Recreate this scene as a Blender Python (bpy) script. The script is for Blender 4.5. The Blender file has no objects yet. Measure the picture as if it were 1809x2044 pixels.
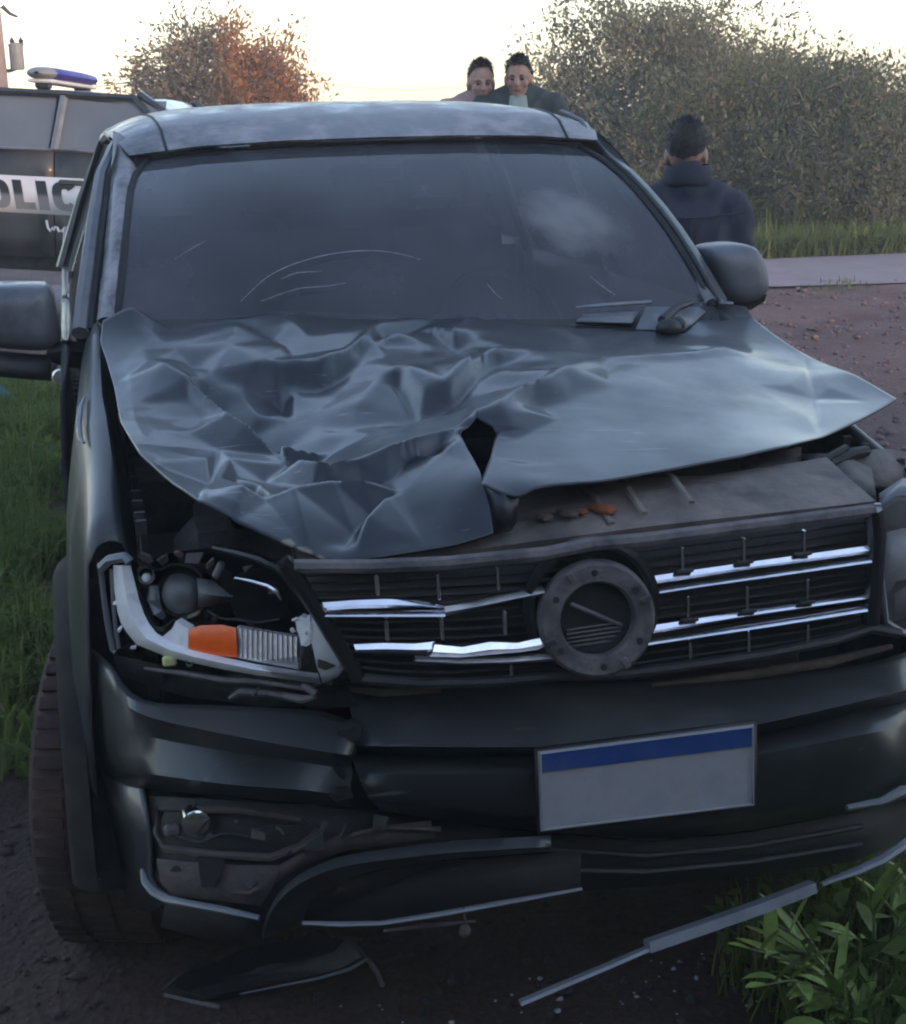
import bpy, bmesh, math, random
import numpy as np
from mathutils import Vector, Matrix
random.seed(7)
RNG = np.random.default_rng(11)
scene = bpy.context.scene
COL = scene.collection
GZ = -0.08                                   # level of the verge the wrecked pickup stands on

# ------------------------------------------------------------------ camera
F_PX, CW, CH = 2977.0, 1809.0, 2044.0
CAM = np.array([-.871, -2.372, 1.825])
def _rot(rx, ry, rz):
    cx, sx, cy, sy, cz, sz = math.cos(rx), math.sin(rx), math.cos(ry), math.sin(ry), math.cos(rz), math.sin(rz)
    return np.array([[cz, -sz, 0], [sz, cz, 0], [0, 0, 1]]) @ np.array([[1, 0, 0], [0, cx, -sx], [0, sx, cx]]) @ np.array([[cy, 0, sy], [0, 1, 0], [-sy, 0, cy]])
CM = _rot(*[math.radians(a) for a in (-15.66, 1.01, -13.84)])
cd = bpy.data.cameras.new('camera')
cam = bpy.data.objects.new('camera', cd); COL.objects.link(cam)
cd.sensor_fit = 'VERTICAL'; cd.sensor_height = 24.0; cd.lens = 24.0 * F_PX / CH
cd.clip_start = 0.05; cd.clip_end = 2000
cam.matrix_world = Matrix([[CM[0][0], CM[0][2], -CM[0][1], CAM[0]], [CM[1][0], CM[1][2], -CM[1][1], CAM[1]], [CM[2][0], CM[2][2], -CM[2][1], CAM[2]], [0, 0, 0, 1]])
scene.camera = cam

# ------------------------------------------------------------------ light
SUN_EL, SUN_AZ = math.radians(8.5), math.radians(148.0)      # azimuth from +Y towards +X
world = bpy.data.worlds.new('World'); scene.world = world; world.use_nodes = True
wn = world.node_tree.nodes; wn.clear()
sky = wn.new('ShaderNodeTexSky'); sky.sky_type = 'NISHITA'; sky.sun_disc = False
sky.sun_elevation = SUN_EL; sky.sun_rotation = SUN_AZ; sky.air_density = 1.0; sky.dust_density = 0.5; sky.ozone_density = 1.2; sky.altitude = 100
bg = wn.new('ShaderNodeBackground'); bg.inputs['Strength'].default_value = 0.15
wo = wn.new('ShaderNodeOutputWorld')
tint = wn.new('ShaderNodeMix'); tint.data_type = 'RGBA'; tint.blend_type = 'MULTIPLY'; tint.inputs['Factor'].default_value = 1; tint.inputs['B'].default_value = (1.0, .975, 1.05, 1)
hs = wn.new('ShaderNodeHueSaturation'); hs.inputs['Saturation'].default_value = .86; world.node_tree.links.new(sky.outputs[0], hs.inputs['Color'])
world.node_tree.links.new(hs.outputs[0], tint.inputs['A']); world.node_tree.links.new(tint.outputs['Result'], bg.inputs[0]); world.node_tree.links.new(bg.outputs[0], wo.inputs[0])
sd = bpy.data.lights.new('sun', 'SUN'); sd.energy = 0.75; sd.angle = math.radians(0.6); sd.color = (1.0, .62, .34)
sun = bpy.data.objects.new('sun', sd); COL.objects.link(sun)
sdir = Vector((math.sin(SUN_AZ) * math.cos(SUN_EL), math.cos(SUN_AZ) * math.cos(SUN_EL), math.sin(SUN_EL)))
sun.rotation_euler = (-sdir).to_track_quat('-Z', 'Y').to_euler()
scene.view_settings.view_transform = 'Standard'; scene.view_settings.look = 'None'
scene.view_settings.exposure = 1.98; scene.view_settings.gamma = 1.0; scene.view_settings.use_curve_mapping = False
scene.cycles.filter_width = 2.1
scene.cycles.use_adaptive_sampling = True; scene.cycles.adaptive_threshold = .035; scene.cycles.use_denoising = True; scene.cycles.max_bounces = 8

# ------------------------------------------------------------------ measuring helpers (survey of the photo in metres)
def ray(u, v): return CM @ np.array([(u - CW / 2) / F_PX, 1.0, (CH / 2 - v) / F_PX])
def PX(u, v, x): r = ray(u, v); return CAM + r * ((x - CAM[0]) / r[0])
def PY(u, v, y): r = ray(u, v); return CAM + r * ((y - CAM[1]) / r[1])
def PZ(u, v, z): r = ray(u, v); return CAM + r * ((z - CAM[2]) / r[2])
def curv(x): x = min(abs(x), .97); return .10 * x * x + 2.2 * max(0, x - .62) ** 2          # plan curve of the front end
def PB(u, v, off):
    y = off
    for _ in range(60): p = PY(u, v, y); y = .8 * y + .2 * (off + curv(p[0]))
    return PY(u, v, y)
def Z3(x, y): return (141.3 + x * .4948, 565.3 + y * .4948)
def Z4(x, y): return (895 + x * .5052, 565.3 + y * .5052)
def Z5(x, y): return (56.5 + x * .3854, 989.3 + y * .3854)
def Z6(x, y): return (565.3 + x * .6875, 989.3 + y * .6875)
def Z7(x, y): return (x * .5, 1366.1 + y * .5)

# ------------------------------------------------------------------ mesh helpers
class MB:
    def __init__(self): self.v = []; self.f = []; self.m = []; self.cm = 0
    def add(self, vs, fs):
        o = len(self.v); self.v += [tuple(map(float, p)) for p in vs]; self.f += [tuple(o + i for i in f) for f in fs]; self.m += [self.cm] * len(fs); return self
    def box(self, c, s, R=None):
        p = [np.array([a * s[0] / 2, b * s[1] / 2, d * s[2] / 2]) for a in (-1, 1) for b in (-1, 1) for d in (-1, 1)]
        if R is not None: p = [np.array(R) @ q for q in p]
        return self.add([np.array(c) + q for q in p], [(0, 1, 3, 2), (4, 6, 7, 5), (0, 4, 5, 1), (2, 3, 7, 6), (0, 2, 6, 4), (1, 5, 7, 3)])
    def bbox(self, c, s, b=.01, R=None):                   # box with chamfered edges
        sx, sy, sz = [max(k / 2, 1e-4) for k in s]; b = min(b, sx * .9, sy * .9, sz * .9); vs = []; idx = {}
        for a in (-1, 1):
            for e in (-1, 1):
                for d in (-1, 1):
                    for k in range(3):
                        q = [a * (sx - (b if k != 0 else 0)), e * (sy - (b if k != 1 else 0)), d * (sz - (b if k != 2 else 0))]
                        idx[(a, e, d, k)] = len(vs); vs.append(q)
        F = []
        for k in range(3):
            o1, o2 = (k + 1) % 3, (k + 2) % 3
            for s0 in (-1, 1):
                def key(p, q): t = [0, 0, 0]; t[k] = s0; t[o1] = p; t[o2] = q; return idx[(t[0], t[1], t[2], k)]
                f = [key(-1, -1), key(1, -1), key(1, 1), key(-1, 1)]; F.append(f if s0 > 0 else f[::-1])
            for p in (-1, 1):
                for q in (-1, 1):
                    def kk(s0, kk_): t = [0, 0, 0]; t[k] = s0; t[o1] = p; t[o2] = q; return idx[(t[0], t[1], t[2], kk_)]
                    f = [kk(-1, o1), kk(1, o1), kk(1, o2), kk(-1, o2)]; F.append(f if p * q < 0 else f[::-1])
        for a in (-1, 1):
            for e in (-1, 1):
                for d in (-1, 1):
                    f = [idx[(a, e, d, k)] for k in range(3)]; F.append(f if a * e * d > 0 else f[::-1])
        vs = [np.array(q) for q in vs]
        if R is not None: vs = [np.array(R) @ q for q in vs]
        return self.add([np.array(c) + q for q in vs], F)
    def tube(self, path, r, n=8, cap=True, flat=1.0):
        path = [np.array(p, float) for p in path]; rs = r if hasattr(r, '__len__') else [r] * len(path)
        vs = []; up = np.array([0, 0, 1.]); 
        for i, p in enumerate(path):
            t = path[min(i + 1, len(path) - 1)] - path[max(i - 1, 0)]; t /= (np.linalg.norm(t) + 1e-9)
            a = np.cross(t, up)
            if np.linalg.norm(a) < .05: a = np.cross(t, [1, 0, 0])
            a /= np.linalg.norm(a); b = np.cross(a, t)
            for k in range(n): th = 2 * math.pi * k / n; vs.append(p + rs[i] * (math.cos(th) * a + math.sin(th) * b * flat))
        fs = [(i * n + k, i * n + (k + 1) % n, (i + 1) * n + (k + 1) % n, (i + 1) * n + k) for i in range(len(path) - 1) for k in range(n)]
        if cap: fs += [tuple(range(n))[::-1], tuple((len(path) - 1) * n + k for k in range(n))]
        return self.add(vs, fs)
    def loft(self, rows, closed=False, cap=False):
        n = len(rows[0]); vs = [p for r in rows for p in r]
        fs = [(i * n + k, i * n + (k + 1) % n, (i + 1) * n + (k + 1) % n, (i + 1) * n + k) for i in range(len(rows) - 1) for k in range(n if closed else n - 1)]
        if cap: fs += [tuple(range(n))[::-1], tuple((len(rows) - 1) * n + k for k in range(n))]
        return self.add(vs, fs)
    def prism(self, pts, d):                                # polygon extruded along vector d
        n = len(pts); d = np.array(d); pts = [np.array(p, float) for p in pts]
        return self.add(pts + [p + d for p in pts], [tuple(range(n))[::-1], tuple(range(n, 2 * n))] + [(k, (k + 1) % n, n + (k + 1) % n, n + k) for k in range(n)])
    def lathe(self, prof, c, ax='y', n=32, R=None):
        rows = []
        for r, h in prof:
            row = []
            for k in range(n):
                th = 2 * math.pi * k / n; a, b = r * math.cos(th), r * math.sin(th)
                q = np.array({'x': (h, a, b), 'y': (a, h, b), 'z': (a, b, h)}[ax])
                row.append(np.array(c) + (q if R is None else np.array(R) @ q))
            rows.append(row)
        return self.loft(rows, closed=True)
    def ell(self, c, r, nu=16, nv=10, R=None):
        vs = []; 
        for j in range(nv + 1):
            ph = math.pi * j / nv
            for i in range(nu):
                th = 2 * math.pi * i / nu; q = np.array([r[0] * math.sin(ph) * math.cos(th), r[1] * math.sin(ph) * math.sin(th), r[2] * math.cos(ph)])
                vs.append(np.array(c) + (q if R is None else np.array(R) @ q))
        return self.add(vs, [(j * nu + i, (j + 1) * nu + i, (j + 1) * nu + (i + 1) % nu, j * nu + (i + 1) % nu) for j in range(nv) for i in range(nu)])

ROOTLOC = {}
def mesh_of(name, mb, mats, smooth=35):
    me = bpy.data.meshes.new(name); me.from_pydata(mb.v, [], mb.f)
    for m in (mats if isinstance(mats, (list, tuple)) else [mats]): me.materials.append(m)
    if any(mb.m): me.polygons.foreach_set('material_index', mb.m)
    bm = bmesh.new(); bm.from_mesh(me); bmesh.ops.remove_doubles(bm, verts=bm.verts, dist=1e-5); bmesh.ops.recalc_face_normals(bm, faces=bm.faces); bm.to_mesh(me); bm.free()
    if smooth:
        me.polygons.foreach_set('use_smooth', [True] * len(me.polygons)); me.set_sharp_from_angle(angle=math.radians(smooth))
    me.update(); return me
def obj(name, mb, mats, parent=None, smooth=35, label=None, local=False, solid=0):
    """one mesh object; coordinates are world ones unless local"""
    if parent is not None and not local:
        o = ROOTLOC.get(parent.name)
        if o is not None: mb.v = [(a - o[0], b - o[1], c - o[2]) for a, b, c in mb.v]
    ob = bpy.data.objects.new(name, mesh_of(name, mb, mats, smooth)); COL.objects.link(ob)
    if parent is not None:
        ob.parent = parent
        if parent.name in ROOTLOC: ROOTLOC[ob.name] = ROOTLOC[parent.name]
    if label: ob['label'] = label
    if solid:
        md = ob.modifiers.new('thickness', 'SOLIDIFY'); md.thickness = solid; md.offset = -1
    return ob
def tag(o, label=None, cat=None, group=None, kind=None):
    for k, v in (('label', label), ('category', cat), ('group', group), ('kind', kind)):
        if v: o[k] = v
    return o
def thing(name, label, cat, loc=(0, 0, 0), rz=0, group=None, rot=None):
    o = bpy.data.objects.new(name, None); COL.objects.link(o); o.empty_display_size = .2
    o.location = loc; o.rotation_euler = rot if rot else (0, 0, rz); ROOTLOC[o.name] = tuple(loc)
    return tag(o, label, cat, group)

# ------------------------------------------------------------------ materials
def nt(name):
    m = bpy.data.materials.new(name); m.use_nodes = True; t = m.node_tree; b = t.nodes['Principled BSDF']; return m, t, b
def N(t, typ, **kw):
    n = t.nodes.new(typ)
    for k, v in kw.items():
        if k in n.inputs: n.inputs[k].default_value = v
        else: setattr(n, k, v)
    return n
def mat(name, col, rough=.5, metal=0, var=.25, scale=8, bump=0, bscale=60, coat=0, dust=None, dscale=5, dlo=.45, dhi=.7, spec=.5, trans=0, subs=0, updust=0):
    """plain material with mottled colour, optional relief and a dust layer that settles by noise (and on faces that look up)"""
    m, t, b = nt(name); L = t.links
    tc = N(t, 'ShaderNodeTexCoord')
    n1 = N(t, 'ShaderNodeTexNoise', Scale=scale, Detail=6.0, Roughness=.6); L.new(tc.outputs['Object'], n1.inputs['Vector'])
    r = N(t, 'ShaderNodeValToRGB'); L.new(n1.outputs[0], r.inputs[0])
    c = np.array(col); lo, hi = c * (1 - var), np.minimum(c * (1 + var), 1)
    r.color_ramp.elements[0].color = (*lo, 1); r.color_ramp.elements[1].color = (*hi, 1); r.color_ramp.elements[0].position = .3; r.color_ramp.elements[1].position = .7
    src = r.outputs[0]; b.inputs['Roughness'].default_value = rough; b.inputs['Metallic'].default_value = metal
    b.inputs['Coat Weight'].default_value = coat; b.inputs['Coat Roughness'].default_value = .12; b.inputs['Specular IOR Level'].default_value = spec
    if dust:
        n2 = N(t, 'ShaderNodeTexNoise', Scale=dscale, Detail=9.0, Roughness=.68); L.new(tc.outputs['Object'], n2.inputs['Vector'])
        mr = N(t, 'ShaderNodeMapRange'); mr.inputs[1].default_value = dlo; mr.inputs[2].default_value = dhi; L.new(n2.outputs[0], mr.inputs[0]); fac = mr.outputs[0]
        if updust:
            g = N(t, 'ShaderNodeNewGeometry'); s = N(t, 'ShaderNodeSeparateXYZ'); L.new(g.outputs['Normal'], s.inputs[0])
            a = N(t, 'ShaderNodeMath', operation='MULTIPLY_ADD'); a.inputs[1].default_value = updust; a.use_clamp = True; L.new(s.outputs[2], a.inputs[0]); L.new(fac, a.inputs[2])
            fac = a.outputs[0]
            mm = N(t, 'ShaderNodeMath', operation='MULTIPLY'); mm.inputs[1].default_value = .75; L.new(fac, mm.inputs[0]); fac = mm.outputs[0]
        mx = N(t, 'ShaderNodeMix', data_type='RGBA'); mx.inputs['B'].default_value = (*dust, 1); L.new(fac, mx.inputs['Factor']); L.new(src, mx.inputs['A']); src = mx.outputs['Result']
        mr2 = N(t, 'ShaderNodeMix'); mr2.inputs['A'].default_value = rough; mr2.inputs['B'].default_value = .9; L.new(fac, mr2.inputs['Factor']); L.new(mr2.outputs['Result'], b.inputs['Roughness'])
        if coat:
            mr3 = N(t, 'ShaderNodeMix'); mr3.inputs['A'].default_value = coat; mr3.inputs['B'].default_value = 0; L.new(fac, mr3.inputs['Factor']); L.new(mr3.outputs['Result'], b.inputs['Coat Weight'])
    L.new(src, b.inputs['Base Color'])
    if bump:
        n3 = N(t, 'ShaderNodeTexNoise', Scale=bscale, Detail=8.0, Roughness=.65); L.new(tc.outputs['Object'], n3.inputs['Vector'])
        bp = N(t, 'ShaderNodeBump', Strength=bump, Distance=.02); L.new(n3.outputs[0], bp.inputs['Height']); L.new(bp.outputs[0], b.inputs['Normal'])
    if trans: b.inputs['Transmission Weight'].default_value = trans
    return m
def emit_free(name, col, rough): return mat(name, col, rough)
DUST = (.20, .175, .165)
M = {}
M['paint'] = mat('graphite_paint', (.010, .0135, .019), .29, .35, .10, 3, coat=.45, dust=(.062, .066, .08), dscale=1.8, dlo=.40, dhi=1.05, bump=.02, bscale=300)
M['roof'] = mat('roof_dust_pillar_sheen', (.022, .027, .033), .32, .3, .15, 3, coat=.5, dust=(.36, .34, .36), dscale=9, dlo=.34, dhi=.62, bump=.03, bscale=200)
M['body'] = mat('graphite_side_paint', (.018, .023, .026), .38, .3, .15, 3, coat=.3, dust=(.15, .145, .145), dscale=4, dlo=.46, dhi=1.0, updust=.30)
M['mirror'] = mat('mirror_paint', (.06, .066, .08), .40, .3, .1, 6, coat=.4, dust=(.22, .215, .23), dscale=6, dlo=.30, dhi=.75)
M['black'] = mat('black_plastic', (.014, .014, .016), .55, 0, .3, 30, bump=.15, bscale=180, dust=(.07, .06, .055), dscale=9, dlo=.5, dhi=.85)
M['gloss'] = mat('gloss_black_plastic', (.008, .008, .010), .22, 0, .2, 10, coat=.3)
M['bay'] = mat('engine_bay_grime', (.020, .018, .018), .75, 0, .5, 14, bump=.5, bscale=40, dust=(.10, .08, .07), dscale=11, dlo=.5, dhi=.8)
M['slam'] = mat('dusty_slam_panel', (.075, .068, .064), .75, 0, .45, 12, bump=.35, bscale=35, dust=(.24, .195, .17), dscale=8, dlo=.34, dhi=.70)
M['mud'] = mat('dried_mud', (.13, .095, .08), .92, 0, .4, 20, bump=.6, bscale=50)
M['chrome'] = mat('worn_chrome', (.78, .78, .82), .16, 1, .12, 25, bump=.05, bscale=60)
M['dullchrome'] = mat('scratched_chrome', (.42, .39, .37), .34, 1, .35, 18, bump=.2, bscale=60)
M['greyplastic'] = mat('grey_mount_plastic', (.085, .078, .082), .6, 0, .5, 14, bump=.35, bscale=45, dust=(.19, .155, .145), dscale=14, dlo=.42, dhi=.75)
M['pearl'] = mat('broken_lens_white', (.90, .89, .93), .3, 0, .12, 22, bump=.3, bscale=50, coat=.5, dust=(.5, .47, .46), dscale=22, dlo=.56, dhi=.8)
M['reflector'] = mat('reflector_silver', (.72, .70, .74), .25, .6, .2, 18, bump=.25, bscale=80)
M['amber'] = mat('amber_lens', (.98, .115, .008), .22, 0, .15, 30, coat=.5, bump=.15, bscale=90)
M['projector'] = mat('projector_grey', (.13, .15, .16), .35, .35, .3, 16, bump=.1, bscale=40, dust=(.22, .2, .2), dscale=9, dlo=.45, dhi=.8)
M['bulb'] = mat('bulb_white', (.85, .85, .88), .15, 0, .1, 20, coat=.6)
M['rubber'] = mat('black_rubber', (.012, .012, .013), .7, 0, .3, 20, bump=.2, bscale=60)
M['tyre'] = mat('muddy_tyre', (.012, .011, .011), .88, 0, .3, 14, bump=.4, bscale=40, dust=(.075, .038, .029), dscale=5, dlo=.32, dhi=.66)
M['alloy'] = mat('wheel_alloy', (.25, .25, .26), .4, .8, .2, 10)
M['plate_white'] = mat('plate_white', (.30, .30, .32), .5, 0, .15, 12, dust=(.18, .155, .15), dscale=12, dlo=.5, dhi=.9)
M['plate_blue'] = mat('plate_blue', (.012, .05, .20), .45, 0, .2, 12, dust=(.1, .1, .12), dscale=12, dlo=.5, dhi=.9)
M['primer'] = mat('bare_primer', (.30, .24, .10), .8, 0, .35, 25)
M['steel'] = mat('dark_steel', (.06, .06, .065), .5, .6, .35, 18, bump=.2, bscale=40)
M['seat'] = mat('grey_seat_cloth', (.05, .05, .055), .9, 0, .2, 20, bump=.2, bscale=120)
M['trimgrey'] = mat('satin_grey_trim', (.16, .17, .19), .38, .2, .2, 14, dust=(.2, .18, .17), dscale=12, dlo=.5, dhi=.85)

def glass_dusty():
    m, t, b = nt('dusty_windscreen_glass'); L = t.links; out = t.nodes['Material Output']; tc = N(t, 'ShaderNodeTexCoord')
    b.inputs['Base Color'].default_value = (.10, .115, .12, 1); b.inputs['Transmission Weight'].default_value = 1; b.inputs['Roughness'].default_value = .05; b.inputs['IOR'].default_value = 1.45
    tr = N(t, 'ShaderNodeBsdfTransparent'); tr.inputs[0].default_value = (.14, .15, .165, 1)
    gl = N(t, 'ShaderNodeBsdfGlossy', Roughness=.06); gl.inputs[0].default_value = (.9, .9, .9, 1)
    fr = N(t, 'ShaderNodeFresnel', IOR=1.6)
    m1 = N(t, 'ShaderNodeMixShader'); L.new(fr.outputs[0], m1.inputs[0]); L.new(tr.outputs[0], m1.inputs[1]); L.new(gl.outputs[0], m1.inputs[2])
    df = N(t, 'ShaderNodeBsdfDiffuse'); df.inputs[0].default_value = (.27, .275, .32, 1)
    n = N(t, 'ShaderNodeTexNoise', Scale=2.2, Detail=9.0, Roughness=.6); L.new(tc.outputs['Object'], n.inputs['Vector'])
    mr = N(t, 'ShaderNodeMapRange'); mr.inputs[1].default_value = .3; mr.inputs[2].default_value = .75; mr.inputs[3].default_value = .06; mr.inputs[4].default_value = .27; L.new(n.outputs[0], mr.inputs[0])
    # wiped dust patch where a hand has rubbed the glass
    n2 = N(t, 'ShaderNodeTexNoise', Scale=5.0, Detail=6.0); L.new(tc.outputs['Object'], n2.inputs['Vector'])
    vs = N(t, 'ShaderNodeVectorMath', operation='DISTANCE'); vs.inputs[1].default_value = DUSTSPOT; L.new(tc.outputs['Object'], vs.inputs[0])
    ad = N(t, 'ShaderNodeMath', operation='MULTIPLY_ADD'); ad.inputs[1].default_value = .22; L.new(n2.outputs[0], ad.inputs[0]); L.new(vs.outputs['Value'], ad.inputs[2])
    mr2 = N(t, 'ShaderNodeMapRange'); mr2.interpolation_type = 'SMOOTHSTEP'; mr2.inputs[1].default_value = .30; mr2.inputs[2].default_value = .16; mr2.inputs[3].default_value = 0; mr2.inputs[4].default_value = .40; L.new(ad.outputs[0], mr2.inputs[0])
    sm = N(t, 'ShaderNodeMath', operation='ADD'); sm.use_clamp = True; L.new(mr.outputs[0], sm.inputs[0]); L.new(mr2.outputs[0], sm.inputs[1])
    mc = N(t, 'ShaderNodeMix', data_type='RGBA'); mc.inputs['A'].default_value = (.27, .275, .32, 1); mc.inputs['B'].default_value = (.40, .385, .35, 1); L.new(mr2.outputs[0], mc.inputs['Factor']); L.new(mc.outputs['Result'], df.inputs[0])
    m2 = N(t, 'ShaderNodeMixShader'); L.new(sm.outputs[0], m2.inputs[0]); L.new(m1.outputs[0], m2.inputs[1]); L.new(df.outputs[0], m2.inputs[2])
    L.new(m2.outputs[0], out.inputs[0]); return m
def clear_glass(name, tint=(.3, .32, .34), rough=.03, dirt=.1):
    m, t, b = nt(name); L = t.links; out = t.nodes['Material Output']
    tr = N(t, 'ShaderNodeBsdfTransparent'); tr.inputs[0].default_value = (*tint, 1)
    gl = N(t, 'ShaderNodeBsdfGlossy', Roughness=rough); fr = N(t, 'ShaderNodeFresnel', IOR=1.5)
    m1 = N(t, 'ShaderNodeMixShader'); L.new(fr.outputs[0], m1.inputs[0]); L.new(tr.outputs[0], m1.inputs[1]); L.new(gl.outputs[0], m1.inputs[2])
    df = N(t, 'ShaderNodeBsdfDiffuse'); df.inputs[0].default_value = (.3, .28, .27, 1); n = N(t, 'ShaderNodeTexNoise', Scale=9.0, Detail=7.0)
    tc = N(t, 'ShaderNodeTexCoord'); L.new(tc.outputs['Object'], n.inputs['Vector'])
    mm = N(t, 'ShaderNodeMath', operation='MULTIPLY'); mm.inputs[1].default_value = dirt * 2; L.new(n.outputs[0], mm.inputs[0])
    m2 = N(t, 'ShaderNodeMixShader'); L.new(mm.outputs[0], m2.inputs[0]); L.new(m1.outputs[0], m2.inputs[1]); L.new(df.outputs[0], m2.inputs[2]); L.new(m2.outputs[0], out.inputs[0]); return m

def leaf_mat(name, cols, trans=(.3, .25, .08), tw=.45):
    m, t, b = nt(name); L = t.links; out = t.nodes['Material Output']
    at = N(t, 'ShaderNodeAttribute', attribute_name='tone'); r = N(t, 'ShaderNodeValToRGB')
    while len(r.color_ramp.elements) < len(cols): r.color_ramp.elements.new(.5)
    for i, c in enumerate(cols): r.color_ramp.elements[i].position = i / (len(cols) - 1); r.color_ramp.elements[i].color = (*c, 1)
    L.new(at.outputs['Fac'], r.inputs[0])
    d = N(t, 'ShaderNodeBsdfDiffuse'); L.new(r.outputs[0], d.inputs[0])
    tl = N(t, 'ShaderNodeBsdfTranslucent'); mx = N(t, 'ShaderNodeMix', data_type='RGBA'); mx.inputs['Factor'].default_value = .5; mx.inputs['B'].default_value = (*trans, 1); L.new(r.outputs[0], mx.inputs['A']); L.new(mx.outputs['Result'], tl.inputs[0])
    ms = N(t, 'ShaderNodeMixShader'); ms.inputs[0].default_value = tw; L.new(d.outputs[0], ms.inputs[1]); L.new(tl.outputs[0], ms.inputs[2]); L.new(ms.outputs[0], out.inputs[0]); return m

def scuffs(m, amt, col, rot):
    """long thin scratches and rubbed patches"""
    t = m.node_tree; L = t.links; b = t.nodes['Principled BSDF']; src = b.inputs['Base Color'].links[0].from_socket; tc = N(t, 'ShaderNodeTexCoord'); mp = N(t, 'ShaderNodeMapping'); mp.inputs['Rotation'].default_value = rot; mp.inputs['Scale'].default_value = (3, 60, 60); L.new(tc.outputs['Object'], mp.inputs[0])
    n = N(t, 'ShaderNodeTexNoise', Scale=1.6, Detail=4.0, Roughness=.55); L.new(mp.outputs[0], n.inputs['Vector']); n2 = N(t, 'ShaderNodeTexNoise', Scale=2.6, Detail=3.0); L.new(tc.outputs['Object'], n2.inputs['Vector'])
    a = N(t, 'ShaderNodeMapRange'); a.inputs[1].default_value = .64; a.inputs[2].default_value = .70; L.new(n.outputs[0], a.inputs[0]); c = N(t, 'ShaderNodeMapRange'); c.inputs[1].default_value = .48; c.inputs[2].default_value = .66; c.inputs[4].default_value = amt; L.new(n2.outputs[0], c.inputs[0])
    mu = N(t, 'ShaderNodeMath', operation='MULTIPLY'); L.new(a.outputs[0], mu.inputs[0]); L.new(c.outputs[0], mu.inputs[1]); mx = N(t, 'ShaderNodeMix', data_type='RGBA'); mx.inputs['B'].default_value = (*col, 1); L.new(mu.outputs[0], mx.inputs['Factor']); L.new(src, mx.inputs['A']); L.new(mx.outputs['Result'], b.inputs['Base Color'])
scuffs(M['paint'], .55, (.20, .20, .21), (.3, .2, .9)); scuffs(M['body'], .8, (.19, .18, .18), (.1, .1, .15)); scuffs(M['black'], .6, (.10, .09, .085), (.2, .3, .4))

# ------------------------------------------------------------------ ground, road
def hills(x, y):
    """height of the verge: level by the pickup, uneven in the grass, a low earth bank behind"""
    x = np.asarray(x, float); y = np.asarray(y, float)
    z = GZ + .012 * np.sin(3.1 * x + 1.3) * np.cos(2.7 * y) + .008 * np.sin(8 * x + 3 * y) + .006 * np.cos(11 * y - 5 * x)
    z = z + .44 * np.exp(-(((x - 1.9) / 1.1) ** 2 + ((y - 6.65) / .75) ** 2))
    z = z + .05 * np.clip((-1.25 - x) / 1.0, 0, 1) + .05 * np.clip((y - 9) / 2, 0, 1)
    z = z + .012 * np.exp(-((x + .75) ** 2 + (y - .95) ** 2) / .3)
    return z
def ground_mat():
    m, t, b = nt('verge_dirt_shade'); L = t.links; tc = N(t, 'ShaderNodeTexCoord')
    n1 = N(t, 'ShaderNodeTexNoise', Scale=1.3, Detail=9.0, Roughness=.62); L.new(tc.outputs['Object'], n1.inputs['Vector'])
    n2 = N(t, 'ShaderNodeTexNoise', Scale=28.0, Detail=8.0, Roughness=.7); L.new(tc.outputs['Object'], n2.inputs['Vector'])
    r = N(t, 'ShaderNodeValToRGB'); L.new(n1.outputs[0], r.inputs[0])
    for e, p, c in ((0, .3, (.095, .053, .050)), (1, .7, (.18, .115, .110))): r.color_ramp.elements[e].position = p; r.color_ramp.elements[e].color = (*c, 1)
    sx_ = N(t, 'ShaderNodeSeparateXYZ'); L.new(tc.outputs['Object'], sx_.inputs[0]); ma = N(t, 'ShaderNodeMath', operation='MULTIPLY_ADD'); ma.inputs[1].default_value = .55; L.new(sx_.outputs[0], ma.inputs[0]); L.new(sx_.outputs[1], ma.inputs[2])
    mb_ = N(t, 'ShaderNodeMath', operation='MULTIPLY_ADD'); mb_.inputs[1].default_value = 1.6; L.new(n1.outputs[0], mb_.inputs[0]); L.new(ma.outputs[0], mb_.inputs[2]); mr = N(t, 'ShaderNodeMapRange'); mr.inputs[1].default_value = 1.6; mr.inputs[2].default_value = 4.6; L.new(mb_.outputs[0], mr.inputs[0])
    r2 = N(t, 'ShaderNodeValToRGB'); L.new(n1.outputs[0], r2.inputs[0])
    for e, p, c in ((0, .3, (.034, .017, .013)), (1, .7, (.075, .040, .031))): r2.color_ramp.elements[e].position = p; r2.color_ramp.elements[e].color = (*c, 1)  # soil near the truck darkened to paint in the shade there
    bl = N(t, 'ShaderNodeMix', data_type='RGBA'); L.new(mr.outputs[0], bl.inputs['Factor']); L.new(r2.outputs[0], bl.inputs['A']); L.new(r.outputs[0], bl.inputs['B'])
    mx = N(t, 'ShaderNodeMix', data_type='RGBA', blend_type='OVERLAY'); mx.inputs['Factor'].default_value = .7; L.new(bl.outputs['Result'], mx.inputs['A']); L.new(n2.outputs[0], mx.inputs['B'])
    L.new(mx.outputs['Result'], b.inputs['Base Color']); b.inputs['Roughness'].default_value = .95
    v = N(t, 'ShaderNodeTexVoronoi', Scale=45.0); L.new(tc.outputs['Object'], v.inputs['Vector'])
    bp = N(t, 'ShaderNodeBump', Strength=.6, Distance=.03); L.new(v.outputs[0], bp.inputs['Height']); bp2 = N(t, 'ShaderNodeBump', Strength=.7, Distance=.04); L.new(n2.outputs[0], bp2.inputs['Height']); L.new(bp.outputs[0], bp2.inputs['Normal']); L.new(bp2.outputs[0], b.inputs['Normal'])
    return m
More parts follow.
